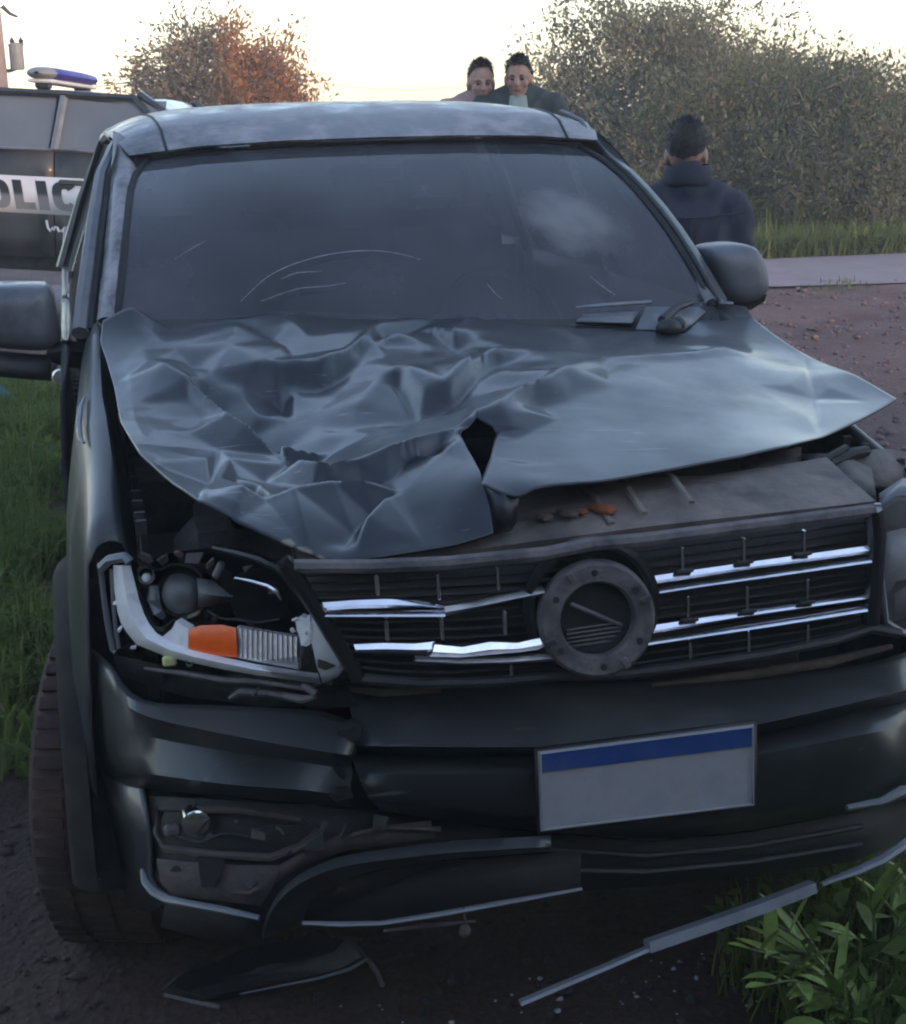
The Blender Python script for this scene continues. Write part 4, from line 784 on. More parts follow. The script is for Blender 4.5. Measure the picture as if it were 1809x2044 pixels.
# torn plastic below the lamp
mb = MB(); mb.tube([L5(x, y, -.002) for x, y in [(600, 895), (800, 920), (1000, 955), (1200, 965), (1440, 1000)]], [.003, .005, .006, .005, .004], 6); mb.tube([L5(x, y, .0) for x, y in [(1040, 1050), (1100, 1015), (1250, 1025), (1420, 1055), (1490, 1040)]], [.003, .008, .007, .008, .004], 6); mb.tube([L5(x, y, -.006) for x, y in [(1420, 985), (1455, 1000), (1490, 1025)]], .007, 6); T('torn_bracket', mb, M['greyplastic'], hl)
mb = MB(); mb.loft([[L5(x, y, .06) for x, y in ((440, 830), (800, 900), (1200, 960), (1640, 980))], [L5(x, y, .05) for x, y in ((470, 930), (800, 1040), (1200, 1090), (1690, 1090))]]); T('headlight_carrier', mb, M['bay'], hl, solid=.01)
# far headlight, only its inner edge in view
def FP(u, v, o=0.0): return PB(u, v, .02 + o)
out2 = [(1752, 1012), (1790, 990), (1850, 985), (1915, 1000), (1928, 1080), (1910, 1180), (1850, 1250), (1800, 1262), (1768, 1245), (1756, 1150)]
mb = MB(); mb.loft([[FP(u, v, .02) for u, v in out2], [FP(u, v, .12) for u, v in out2], [FP(1860, 1120, .14)] * len(out2)], closed=True); h2 = T('headlight', mb, M['gloss'], smooth=40, label='far headlight, dusty but whole')
mb = MB(); mb.loft([[FP(u, v, .06) for u, v in ((1772, 1062), (1800, 1055), (1860, 1050))], [FP(u, v, .03) for u, v in ((1768, 1120), (1790, 1115), (1850, 1110))], [FP(u, v, .03) for u, v in ((1770, 1190), (1790, 1160), (1850, 1150))]]); T('reflector', mb, M['pearl'], h2, solid=.006)
mb = MB(); mb.loft([[FP(u, v, .02) for u, v in ((1790, 1185), (1830, 1160), (1900, 1140))], [FP(u, v, .01) for u, v in ((1788, 1240), (1830, 1225), (1900, 1200))]]); T('light_guide', mb, M['reflector'], h2, solid=.006)
mb = MB(); mb.loft([[FP(u, v, .0) for u, v in out2], [FP(u, v, -.012) * .55 + FP(1860, 1120, -.02) * .45 for u, v in out2], [FP(1860, 1120, -.026)] * len(out2)], closed=True); T('lens', mb, clear_glass('headlight_lens', (.75, .76, .78), .06, .3), h2, smooth=60)
mb = MB(); mb.tube([FP(u, v, -.004) for u, v in [(1752, 1005), (1758, 1150), (1768, 1240), (1800, 1262), (1850, 1275)]], .007, 6); T('housing_rim', mb, M['trimgrey'], h2)
mb = MB(); mb.loft([[FP(u, v, .10) for u, v in ((1755, 985), (1800, 955), (1850, 948), (1915, 962))], [FP(u, v, .03) for u, v in ((1756, 1012), (1790, 992), (1850, 985), (1920, 1000))]]); T('headlight_top', mb, M['mirror'], h2, solid=.008)

# ---- bumper
def B7(x, y, o): return PB(*Z7(x, y), o)
def bump_rows(rows_, name, m, parent=TR, **k):
    mb = MB(); mb.loft([resample([PB(u, v, o) for u, v, o in r], 24).tolist() for r in rows_]); return T(name, mb, m, parent, smooth=50, **k)
bump = bump_rows([
    [(150, 1275, .30), (200, 1308, .18), (225, 1330, .13), (262, 1392, .09), (290, 1404, .085), (450, 1408, .085), (650, 1418, .085), (705, 1430, .08), (722, 1452, .07)],
    [(150, 1290, .29), (196, 1320, .165), (222, 1352, .11), (258, 1402, .05), (290, 1414, .055), (450, 1420, .055), (650, 1430, .055), (700, 1445, .05), (712, 1465, .04)],
    [(152, 1330, .29), (192, 1350, .16), (222, 1382, .10), (262, 1418, .04), (300, 1434, -.005), (450, 1466, -.045), (600, 1493, -.055), (690, 1508, -.055), (702, 1508, -.055)],
    [(160, 1400, .30), (196, 1430, .17), (226, 1450, .10), (262, 1462, .06), (300, 1472, .045), (450, 1500, .025), (600, 1520, .015), (690, 1535, .01), (700, 1538, .01)],
    [(168, 1450, .31), (200, 1480, .18), (228, 1500, .10), (245, 1506, .05), (300, 1509, .02), (450, 1530, .0), (560, 1550, -.005), (640, 1562, .0), (700, 1570, .0)],
    [(172, 1480, .32), (206, 1510, .19), (232, 1528, .11), (250, 1538, .055), (300, 1545, .0), (450, 1566, -.03), (560, 1574, -.03), (640, 1578, -.005), (700, 1590, .0)],
    [(178, 1520, .34), (212, 1545, .22), (236, 1562, .15), (252, 1570, .11), (300, 1575, .08), (450, 1590, .07), (560, 1600, .07), (640, 1606, .07), (700, 1612, .07)]],
    'bumper', M['body'], label='dark bumper torn apart at its middle', solid=.006)
# corner running down to the lower lip, behind it the wheel arch
bump_rows([[(178, 1520, .34), (212, 1545, .22), (236, 1562, .15), (252, 1570, .11), (285, 1576, .09)], [(192, 1580, .36), (222, 1620, .24), (246, 1650, .16), (262, 1660, .11), (300, 1668, .08)],
           [(200, 1680, .38), (240, 1720, .25), (264, 1740, .16), (278, 1748, .10), (300, 1752, .06)], [(250, 1800, .36), (280, 1820, .24), (300, 1820, .16), (315, 1812, .10), (335, 1800, .05)]], 'bumper_corner', M['body'], bump, solid=.006)
mb = MB(); mb.tube([PB(u, v, o) for u, v, o in [(284, 1735, .075), (292, 1760, .06), (308, 1780, .05), (332, 1794, .04), (380, 1804, .03), (440, 1815, .02), (518, 1832, .01)]], [.004, .010, .011, .010, .008, .008, .006], 8, flat=.8); T('bumper_lip', mb, M['trimgrey'], bump)
mb = MB(); P1 = [(330, 1800, .05), (430, 1818, .03), (520, 1836, .02)]; P2 = [(320, 1850, .16), (430, 1880, .14), (525, 1890, .12)]; mb.loft([[PB(*p) for p in P1], [PB(*p) for p in P2]]); T('bumper_underside', mb, M['black'], bump, solid=.008)
# fog lamp recess: dusty frame, lamp, torn opening
mb = MB(); mb.loft([[PB(u, v, o) for u, v, o in r] for r in [[(285, 1590, .10), (450, 1598, .09), (640, 1612, .09), (880, 1630, .09)], [(290, 1660, .10), (450, 1670, .09), (640, 1690, .09), (880, 1690, .09)], [(300, 1730, .08), (450, 1745, .07), (600, 1760, .07), (880, 1720, .07)], [(320, 1795, .05), (450, 1818, .04), (540, 1830, .04), (700, 1800, .06)]]]); rec = T('fog_recess', mb, M['black'], bump, solid=.006)
FOGB = [(322, 1612, .07), (480, 1616, .06), (600, 1636, .06), (640, 1652, .06), (600, 1690, .055), (540, 1712, .05), (430, 1706, .05), (330, 1694, .06), (312, 1660, .07), (322, 1612, .07)]
mb = MB(); mb.tube([PB(*p) for p in FOGB], .008, 7); T('fog_frame', mb, M['mudplastic'] if 'mudplastic' in M else M.setdefault('mudplastic', mat('muddy_plastic', (.05, .042, .042), .8, 0, .5, 16, bump=.4, bscale=40, dust=(.11, .075, .07), dscale=10, dlo=.40, dhi=.72)), rec)
mb = MB(); mb.loft([[PB(u, v, o) for u, v, o in r] for r in [[(312, 1716, .05), (380, 1722, .045), (470, 1728, .045), (560, 1730, .045)], [(320, 1760, .045), (390, 1768, .04), (470, 1778, .04), (540, 1780, .04)], [(340, 1786, .04), (400, 1794, .035), (470, 1802, .035), (520, 1808, .035)]]]); T('fog_trim', mb, M['mudplastic'], rec, solid=.006)
mb = MB(); mb.loft([[PB(u, v, o) for u, v, o in r] for r in [[(560, 1730, .045), (620, 1690, .05), (700, 1660, .05), (860, 1640, .05)], [(540, 1770, .045), (600, 1730, .05), (690, 1698, .05), (870, 1672, .05)]]]); T('fog_trim', mb, M['mudplastic'], rec, solid=.006)
mb = MB(); mb.prism([PB(u, v, .035) for u, v in ((394, 1708), (448, 1712), (440, 1740), (424, 1768), (402, 1770))], (0, -.004, 0)); T('broken_hole', mb, M['rubber'], rec)
mb = MB(); mb.lathe([(0, .0), (.02, .0), (.026, .004), (.028, .03)], PB(392, 1646, .05), 'y', 18); T('fog_lamp', mb, M['chrome'], rec)
mb = MB(); mb.bbox(PB(345, 1656, .06), (.034, .02, .022), .006); mb.ell(PB(472, 1640, .06), (.004, .004, .004), 8, 6); T('fog_socket', mb, M['greyplastic'], rec)
mb = MB(); mb.tube([PB(u, v, o) for u, v, o in [(585, 1700, .04), (640, 1668, .04), (650, 1640, .05)]], .006, 6); T('torn_bracket', mb, M['mudplastic'], rec)
mb = MB(); mb.tube([PB(u, v, o) for u, v, o in [(700, 1668, .045), (760, 1652, .045), (880, 1655, .045)]], .005, 6); T('torn_bracket', mb, M['mudplastic'], rec)
mb = MB(); mb.tube([PB(u, v, o) for u, v, o in [(470, 1780, .03), (500, 1782, .03), (520, 1770, .03)]], .005, 6); T('torn_bracket', mb, M['mudplastic'], rec)
rs = random.Random(4)
def shard(c, sz, m, name, parent, sq=.35):
    n = rs.choice([3, 4, 4, 5]); a0 = rs.random() * 6.28; R = np.array(Matrix.Rotation(rs.uniform(-.9, .9), 3, 'X') @ Matrix.Rotation(rs.uniform(-.9, .9), 3, 'Z')); mb = MB()
    mb.prism([np.array(c) + R @ np.array([sz * rs.uniform(.6, 1.3) * math.cos(a0 + 6.283 * k / n), 0, sz * rs.uniform(sq, 1) * math.sin(a0 + 6.283 * k / n)]) for k in range(n)], R @ np.array([0, -.004, 0])); return T(name, mb, m, parent, smooth=0)
for u, v, sz in [(520, 1668, .022), (560, 1655, .016), (636, 1690, .030), (690, 1660, .030), (760, 1646, .028), (350, 1735, .014), (500, 1760, .018), (420, 1668, .014)]:
    shard(PB(u, v, .03), sz * .9, M[rs.choice(['mudplastic', 'black', 'black'])], 'plastic_shard', rec, .2)
for P in ([(350, 1668, .05), (400, 1684, .04), (450, 1660, .045), (520, 1676, .04), (580, 1662, .04)], [(470, 1640, .06), (500, 1660, .05), (540, 1650, .05), (600, 1648, .05)]):
    mb = MB(); mb.tube(resample(np.array([PB(*p) for p in P]), 20), .0028, 5); T('fog_wire', mb, M['rubber'], rec)
# torn edge where the bumper split
TE = [(705, 1430), (722, 1448), (716, 1468), (706, 1484), (712, 1504), (698, 1520), (703, 1546), (695, 1566), (704, 1590)]
mb = MB(); mb.loft([[PB(u, v, .0 if i else .07) + np.array([0, -.004, 0]) for i, (u, v) in enumerate(TE)], [PB(u - 20 - 16 * ((i * 5) % 3), v + 3, .02 if i else .07) + np.array([0, -.016, 0]) for i, (u, v) in enumerate(TE)]]); T('torn_edge', mb, M['rubber'], bump, smooth=0, solid=.004)
# splinters of lens and housing left in the lamp
for x, y, sz, mm in [(470, 690, .008, 'pearl'), (540, 785, .007, 'pearl'), (455, 560, .006, 'pearl'), (1400, 640, .010, 'pearl'), (1440, 700, .008, 'pearl'), (1365, 700, .006, 'pearl'), (620, 320, .018, 'mudplastic'), (700, 330, .014, 'bay'), (860, 320, .02, 'mudplastic'), (940, 345, .012, 'mud'), (780, 300, .012, 'mud'), (1130, 380, .012, 'black'), (960, 640, .010, 'black'), (690, 690, .010, 'black'), (1560, 960, .010, 'greyplastic'), (1180, 1010, .012, 'mudplastic')]:
    shard(L5(x, y, -.002), sz, M[mm], 'lens_shard' if mm == 'pearl' else 'housing_shard', hl)
for P in ([(560, 480, .05), (600, 560, .03), (620, 640, .02), (680, 700, .02), (760, 640, .03)], [(930, 600, .03), (1000, 640, .01), (1080, 640, .01), (1180, 660, .02), (1300, 640, .03)], [(600, 360, .05), (680, 390, .03), (740, 350, .03), (860, 370, .03), (900, 420, .03)]):
    mb = MB(); mb.tube(resample(np.array([L5(*p) for p in P]), 20), .0026, 5); T('lamp_wire', mb, M['rubber'], hl)
# middle of the bumper, pushed back
mid = bump_rows([
    [(690, 1366, .15), (880, 1364, .15), (1290, 1362, .15), (1500, 1350, .15), (1705, 1334, .15), (1800, 1306, .15), (1838, 1288, .17), (1866, 1296, 0.37)],
    [(692, 1378, .13), (880, 1376, .13), (1290, 1374, .13), (1500, 1362, .13), (1705, 1345, .13), (1800, 1318, .13), (1838, 1306, .15), (1866, 1316, 0.35)],
    [(704, 1430, .065), (880, 1432, .06), (1290, 1430, .06), (1500, 1402, .065), (1705, 1372, .07), (1800, 1347, .07), (1838, 1336, .10), (1866, 1356, 0.30)],
    [(700, 1488, .01), (880, 1492, .0), (1290, 1490, -.005), (1500, 1450, -.005), (1705, 1404, .0), (1800, 1378, .01), (1838, 1371, .04), (1866, 1386, 0.25)],
    [(700, 1504, .06), (880, 1510, .05), (1290, 1508, .05), (1500, 1470, .05), (1705, 1424, .06), (1800, 1400, .07), (1838, 1396, .10), (1866, 1416, 0.30)]], 'bumper_centre', M['body'], bump, solid=.006)
mb = MB(); mb.tube([PB(u, v, o) for u, v, o in [(690, 1374, .12), (760, 1382, .10), (880, 1376, .10)]], [.005, .008, .006], 6); T('torn_foam', mb, M['mud'], mid)
mb = MB(); mb.tube([PB(u, v, o) for u, v, o in [(1300, 1368, .11), (1500, 1346, .11), (1650, 1322, .11), (1780, 1290, .11)]], [.004, .009, .010, .005], 6); T('torn_foam', mb, M['mud'], mid)
# lower face: dark number plate panel, intakes
low = bump_rows([
    [(700, 1500, .07), (880, 1508, .06), (1290, 1506, .06), (1500, 1468, .06), (1705, 1422, .06), (1800, 1398, .07), (1838, 1396, .11), (1866, 1416, 0.32)],
    [(715, 1545, .01), (880, 1545, .005), (1290, 1540, .0), (1500, 1510, .0), (1705, 1470, .01), (1800, 1450, .02), (1838, 1446, .08), (1866, 1476, 0.30)],
    [(735, 1592, .0), (880, 1600, -.005), (1290, 1640, -.01), (1500, 1620, -.01), (1705, 1585, .0), (1800, 1560, .01), (1838, 1546, .07), (1866, 1566, 0.30)],
    [(760, 1618, .04), (880, 1640, .04), (1290, 1680, .03), (1500, 1660, .03), (1705, 1620, .04), (1800, 1600, .05), (1838, 1586, .1), (1866, 1606, 0.32)]], 'bumper_lower', M['body'], bump, solid=.006)
mb = MB(); mb.tube([PB(u, v, o) for u, v, o in [(1690, 1612, .0), (1760, 1600, .0), (1800, 1580, .0), (1850, 1575, .0)]], [.006, .008, .012, .008], 7); T('bumper_lip', mb, M['trimgrey'], low)
mb = MB(); mb.tube([PB(u, v, o) for u, v, o in [(1640, 1765, .02), (1712, 1738, .02), (1760, 1716, .02), (1810, 1682, .03), (1850, 1666, .06)]], [.006, .011, .012, .013, .010], 7, flat=.7); T('bumper_lip', mb, M['trimgrey'], low)
mb = MB(); mb.loft([[PB(u, v, o) for u, v, o in r] for r in [[(760, 1620, .10), (1000, 1655, .10), (1290, 1682, .10), (1500, 1662, .10), (1705, 1622, .10), (1838, 1586, .16)], [(700, 1780, .12), (1000, 1790, .12), (1290, 1770, .12), (1500, 1750, .12), (1705, 1720, .12), (1838, 1666, .18)]]]); T('lower_grille', mb, M['rubber'], low, solid=.006)
for k in range(2):
    t = .3 + .36 * k; mb = MB(); mb.tube([PB(u, v0 * (1 - t) + v1 * t, .093) for u, v0, v1 in [(900, 1640, 1780), (1290, 1682, 1770), (1500, 1662, 1750), (1720, 1620, 1718)]], .006, 6); T('lower_grille_bar', mb, M['black'], low)
# skid plate corner hooked out of place
top = [(522, 1872, .03), (527, 1835, .02), (545, 1795, .01), (575, 1758, .0), (620, 1732, -.01), (680, 1708, -.02), (780, 1694, -.02), (890, 1680, -.02), (1100, 1668, -.02)]
ft = [(526, 1874, .02), (532, 1838, .0), (552, 1800, -.02), (584, 1768, -.03), (630, 1745, -.04), (690, 1726, -.045), (790, 1714, -.045), (895, 1702, -.045), (1100, 1690, -.04)]
inn = [(600, 1850, .03), (602, 1838, .02), (606, 1815, .01), (620, 1792, .0), (660, 1768, .0), (710, 1745, .0), (800, 1728, .0), (900, 1714, .0), (1100, 1700, .0)]
sk = bump_rows([[(u, v - 1, o + .05) for u, v, o in top], top, ft, inn, [(u, v, o + .08) for u, v, o in inn]], 'skid_plate', M['body'], bump, solid=.005)
mb = MB(); mb.loft([[PB(u, v, o) for u, v, o in r] for r in [[(610, 1815, .09), (700, 1750, .09), (900, 1720, .09), (1160, 1700, .09)], [(610, 1850, .08), (760, 1850, .08), (950, 1820, .08), (1160, 1785, .08)]]]); T('intake_back', mb, M['rubber'], sk, solid=.005)
mb = MB(); mb.tube([PB(u, v, o) for u, v, o in [(604, 1842, -.02), (680, 1845, -.03), (760, 1843, -.03), (860, 1828, -.03), (1000, 1803, -.03), (1162, 1774, -.03)]], [.005, .007, .006, .007, .007, .004], 7, flat=.7); T('bumper_lip', mb, M['trimgrey'], sk)
mb = MB(); mb.tube([PB(u, v, o) for u, v, o in [(765, 1858, -.02), (830, 1850, -.02), (950, 1838, -.02)]], [.003, .005, .003], 6); T('torn_strip', mb, M['mudplastic'], sk)
mb = MB(); mb.tube([PB(925, 1812, -.03), PB(928, 1835, -.03), PB(927, 1850, -.03)], .003, 6); mb.ell(PB(928, 1858, -.03), (.012, .01, .014), 8, 6); T('hanging_clip', mb, M['mudplastic'], sk)
# torn lower trim hanging down on the far side
def bar(P, w, h, m, name, parent): 
    mb = MB(); mb.loft([[q + np.array(d) for d in ((0, w, h * .4), (0, 0, h), (0, -w * .3, 0), (0, w, -h * .2))] for q in P], closed=True, cap=True); return T(name, mb, m, parent, smooth=30)
bar([PY(u, v, y) for u, v, y in [(1296, 1898, -.06), (1400, 1862, -.05), (1520, 1820, -.04), (1628, 1778, -.02)]], .03, .018, M['trimgrey'], 'torn_strip', bump)
bar([PY(u, v, y) for u, v, y in [(1040, 2006, -.12), (1120, 1972, -.10), (1220, 1930, -.08), (1298, 1896, -.06)]], .015, .005, M['trimgrey'], 'torn_strip', bump)
# number plate
def PL(s, t, o): 
    a = np.array([1075, 1502]) * (1 - s) + np.array([1506, 1447]) * s; b = np.array([1080, 1660]) * (1 - s) + np.array([1506, 1608]) * s; q = a * (1 - t) + b * t; return PB(q[0], q[1], o)
g = lambda s0, s1, t0, t1, o, th: MB().prism([PL(s0, t0, o), PL(s1, t0, o), PL(s1, t1, o), PL(s0, t1, o)], (0, th, 0))
npl = T('number_plate', g(0, 1, 0, 1, -.030, .004), M['plate_white'], smooth=0, label='plain pale number plate with a blue top band')
T('plate_band', g(.012, .988, .02, .26, -.0335, .003), M['plate_blue'], npl, smooth=0)
mb = MB(); P = [PL(s, t, -.0325) for s, t in ((.01, .02), (.99, .02), (.99, .98), (.01, .98), (.01, .02))]; mb.tube(P, .0022, 5); T('plate_rim', mb, M['plate_white'], npl)
mb = MB(); mb.loft([[PL(s, -.03, -.012) for s in (-.012, .5, 1.012)], [PL(s, 1.04, -.012) for s in (-.012, .5, 1.012)]]); T('plate_holder', mb, M['black'], npl, solid=.012)

# ---- fog lamp cover knocked off and lying in front of the wheel
def gz(p): return float(hills(p[0], p[1]))
FT = thing('fallen_fog_cover', 'black plastic fog lamp cover lying broken on the ground under the bumper', 'bumper trim', tuple(PZ(540, 1960, GZ)))
def FG(u, v, h): p = PZ(u, v, GZ + h); return p
o1 = [(318, 1978, .02), (350, 1950, .05), (420, 1926, .07), (480, 1896, .10), (560, 1880, .12), (650, 1872, .13), (700, 1876, .12), (728, 1900, .10), (735, 1915, .09), (690, 1940, .06), (620, 1956, .045), (540, 1972, .03), (470, 1986, .02), (400, 2002, .01)]
c0 = sum(FG(*p) for p in o1) / len(o1)
mb = MB(); mb.loft([[FG(*p) for p in o1], [FG(*p) * .92 + c0 * .08 + np.array([0, -.004, .010]) for p in o1], [FG(*p) * .80 + c0 * .20 + np.array([0, .01, -.02]) for p in o1], [FG(*p) * .35 + c0 * .65 + np.array([0, .03, -.03]) for p in o1], [c0 + np.array([0, .03, -.03])] * len(o1)], closed=True); fc = T('cover_shell', mb, M['black'], FT, solid=.004)
mb = MB(); mb.tube([FG(*p) for p in [(480, 1984, .022), (560, 1968, .035), (640, 1952, .05), (700, 1934, .07), (733, 1914, .092)]], [.002, .003, .0035, .004, .003], 6); T('cover_edge', mb, M['trimgrey'], FT)
mb = MB(); mb.tube([FG(*p) for p in [(735, 1914, .09), (752, 1940, .05), (764, 1968, .015)]], .006, 6); T('cover_bracket', mb, M['greyplastic'], FT)
mb = MB(); mb.tube([FG(*p) for p in [(330, 1985, .012), (380, 1998, .01), (440, 2010, .008)]], .006, 6); T('cover_bracket', mb, M['greyplastic'], FT)

# ================================================================== police pickup
PC = thing('police_truck', 'dark grey police pickup with a white POLICIA band and blue roof light', 'police truck', (-.67, 10.9, .0))
PC.rotation_euler = (math.radians(-3), math.radians(3.2), math.radians(-22))
L = lambda name, mb, m, parent=PC, **k: obj(name, mb, m, parent, local=True, **k)
M['police'] = mat('police_paint', (.022, .024, .028), .35, .1, .12, 3, coat=.5, dust=(.12, .105, .10), dscale=3, dlo=.5, dhi=.9)
M['police_low'] = mat('police_lower_paint', (.018, .018, .020), .4, .1, .15, 3, coat=.3, dust=(.11, .085, .08), dscale=3, dlo=.45, dhi=.9)
M['band'] = mat('white_band', (.62, .62, .64), .5, 0, .08, 6)
M['bluelens'] = mat('blue_lens', (.05, .035, .26), .45, 0, .35, 14, spec=.25)
M['clearlens'] = mat('clear_lens', (.20, .21, .22), .45, 0, .2, 14, spec=.3)
PBELT, PROCK, PW = 1.40, .56, .93
def pside(y0): return None
def ppanel(x0, x1, z0, z1, name, m, s=-1, n=6): 
    mb = MB(); mb.loft([[(x, s * (PW + .018 * math.sin(math.pi * (z - .45) / 1.0)), z) for z in np.linspace(z0, z1, n)] for x in np.linspace(x0, x1, 8)]); return L(name, mb, m, solid=.02)
for s in (-1, 1):
    fd = ppanel(-.06, 1.05, PROCK, PBELT, 'front_door', M['police_low'], s); rd = ppanel(-1.05, -.075, PROCK, PBELT, 'rear_door', M['police_low'], s)
    ppanel(-2.7, -1.07, PROCK, 1.34, 'bed_side', M['police_low'], s); ppanel(1.065, 2.25, .62, 1.30, 'front_wing', M['police_low'], s)
    for d, x0, x1 in ((fd, -.04, .78), (rd, -.98, -.12)):
        mb = MB(); mb.loft([[(x, s * (PW - .012 - .20 * t), PBELT + .43 * t) for t in np.linspace(.02, .97, 5)] for x in np.linspace(x0, x1 if d is rd else x1 - .0, 6)]); L('side_window', mb, M['pglass'] if 'pglass' in M else M.setdefault('pglass', mat('dark_window', (.12, .13, .145), .12, 0, .1, 3, coat=.5)), d)
        mb = MB(); mb.tube([(x0 - .03, s * PW, PBELT), (x0 - .02, s * (PW - .20), PBELT + .43)], .035, 6); mb.tube([(x0 - .04, s * (PW + .004), PBELT + .005), (x1 + .25, s * (PW + .004), PBELT + .005)], .013, 6); L('window_frame', mb, M['trimgrey'] if s < 0 else M['police'], d)
        mb = MB(); mb.bbox((x0 + .12, s * (PW + .03), 1.16), (.2, .03, .04), .01); L('handle', mb, M['police_low'], d)
    mb = MB(); mb.tube([(1.42, s * .84, PBELT - .06), (.55, s * .70, PBELT + .46)], .035, 6); L('windscreen_pillar', mb, M['police'])
    mb = MB(); mb.tube([(1.0, s * .90, PBELT), (.52, s * .74, PBELT + .43), (-.9, s * .74, PBELT + .45), (-1.06, s * .9, PBELT)], .03, 6); L('roof_rail', mb, M['police'])
    mb = MB(); mb.bbox((1.0, s * 1.02, 1.46), (.10, .18, .2), .03); L('door_mirror', mb, M['black'])
    for wx in (-1.75, 1.35):
        mb = MB(); mb.lathe([(.22, -.11), (.34, -.12), (.38, -.08), (.385, 0), (.38, .08), (.34, .12), (.22, .11)], (wx, s * .80, .385), 'y', 32); w_ = L('wheel', mb, M['tyre'])
        mb = MB(); mb.lathe([(.0, s * .06), (.2, s * .08), (.225, s * .10), (.225, 0)], (wx, s * .80, .385), 'y', 24); L('rim', mb, M['alloy'], w_)
    if s < 0:
        mb = MB(); mb.loft([[(x, -(PW + .024), z) for z in (.905, 1.05, 1.195)] for x in np.linspace(-1.5, 1.0, 6)]); bd = L('white_band', mb, M['band'], solid=.003)
mb = MB(); mb.loft([[(x, y * (1 - .04 * (abs(x) > 1)), PBELT + .49 - .05 * abs(y / .74) ** 3 - .20 * max(0, (x + .1)) ** 2 - .015 * max(0, -x - .6)) for y in np.linspace(-.74, .74, 9)] for x in np.linspace(-1.0, .6, 9)]); L('roof', mb, M['police'], solid=.03)
mb = MB(); mb.loft([[(.60, y, PBELT + .45 - .04 * abs(y / .7) ** 3) for y in np.linspace(-.70, .70, 7)], [(1.02, y * 1.1, PBELT + .17) for y in np.linspace(-.70, .70, 7)], [(1.45, y * 1.18, PBELT - .08) for y in np.linspace(-.70, .70, 7)]]); L('windscreen', mb, mat('pale_windscreen', (.16, .175, .19), .15, 0, .1, 3, coat=.6), solid=.006)
mb = MB(); mb.loft([[(x, y, 1.30 - .03 * (y / .8) ** 2 - .10 * max(0, (x - 1.9)) ) for y in np.linspace(-.86, .86, 7)] for x in np.linspace(1.4, 2.35, 6)]); L('bonnet', mb, M['police'], solid=.02)
mb = MB(); mb.bbox((2.36, 0, .85), (.12, 1.78, .55), .04); L('front_bumper', mb, M['police_low'])
mb = MB(); mb.bbox((-2.72, 0, .95), (.06, 1.8, .6), .02); L('tailgate', mb, M['police_low'])
mb = MB(); mb.loft([[(-1.02, y, z) for y in (-.84, 0, .84)] for z in (.6, 1.2)]); mb.loft([[(-1.03, y * (1 - .14 * t), 1.2 + .58 * t) for y in (-.84, 0, .84)] for t in (0, .5, 1)]); L('cab_back', mb, M['police'])
mb = MB(); mb.bbox((-.2, 0, .52), (4.4, 1.5, .16), .03); L('chassis', mb, M['bay'])
mb = MB(); mb.bbox((0, 0, .78), (2.0, 1.6, .3), .05); mb.bbox((-.7, 0, 1.15), (.2, 1.4, .7), .05); L('seats', mb, M['seat'])
# light bar across the roof
mb = MB(); sec = []
for y, r in ((-.62, .012), (-.58, .05), (-.50, .07), (-.2, .078), (.2, .078), (.50, .07), (.58, .05), (.62, .012)): sec.append([(-.36 + r * 1.9 * math.cos(a), y * .90, PBELT + .605 + r * .75 * math.sin(a)) for a in np.linspace(0, 2 * math.pi, 14)[:-1]])
mb.cm = 0; mb.loft(sec[:3], closed=True); mb.loft(sec[-3:], closed=True); mb.cm = 1; mb.loft(sec[2:-2], closed=True); lb = L('roof_light', mb, [M['clearlens'], M['bluelens']], smooth=50, label='blue police light bar')
for y in (-.42, .42):
    mb = MB(); mb.bbox((-.36, y, PBELT + .52), (.14, .06, .08), .02); L('light_foot', mb, M['black'], lb)
mb = MB(); mb.bbox((-.36, 0, PBELT + .545), (.22, .98, .03), .01); L('light_base', mb, M['band'], lb)
# lettering: black above, grey below, set on the white band
M['letters'] = None
m, t, b = nt('letter_print'); g_ = N(t, 'ShaderNodeTexCoord'); s_ = N(t, 'ShaderNodeSeparateXYZ'); t.links.new(g_.outputs['Object'], s_.inputs[0]); r = N(t, 'ShaderNodeValToRGB'); r.color_ramp.elements[0].color = (.16, .16, .165, 1); r.color_ramp.elements[0].position = .42; r.color_ramp.elements[1].color = (.012, .012, .014, 1); r.color_ramp.elements[1].position = .58
mr = N(t, 'ShaderNodeMapRange'); mr.inputs[1].default_value = .935; mr.inputs[2].default_value = 1.165; t.links.new(s_.outputs[2], mr.inputs[0]); t.links.new(mr.outputs[0], r.inputs[0]); t.links.new(r.outputs[0], b.inputs['Base Color']); b.inputs['Roughness'].default_value = .6; M['letters'] = m
Hh = .225
def letter(polys, x0, name='letter'):
    mb = MB()
    for pts in polys: mb.prism([(x0 + x - .16 * (z - .5) * Hh * 1.0, -(PW + .0265), .9375 + z * Hh) for x, z in pts], (0, -.003, 0))
    return L(name, mb, M['letters'], bd, smooth=0)
st = .075
def ringpoly(w, a0, a1, n=14):      # thick curved stroke from a0 to a1 (degrees), outer w x 1, stroke st
    q = []; o = [(w / 2 + (w / 2) * math.copysign(abs(math.cos(a)) ** .7, math.cos(a)), .5 + .5 * math.copysign(abs(math.sin(a)) ** .7, math.sin(a))) for a in np.radians(np.linspace(a0, a1, n))]
    i = [(w / 2 + (w / 2 - st) * math.copysign(abs(math.cos(a)) ** .7, math.cos(a)), .5 + (.5 - .24) * math.copysign(abs(math.sin(a)) ** .7, math.sin(a))) for a in np.radians(np.linspace(a0, a1, n))]
    return [[o[k], o[k + 1], i[k + 1], i[k]] for k in range(n - 1)]
RECT = lambda x0, z0, x1, z1: [(x0, z0), (x1, z0), (x1, z1), (x0, z1)]
X_ = -.875
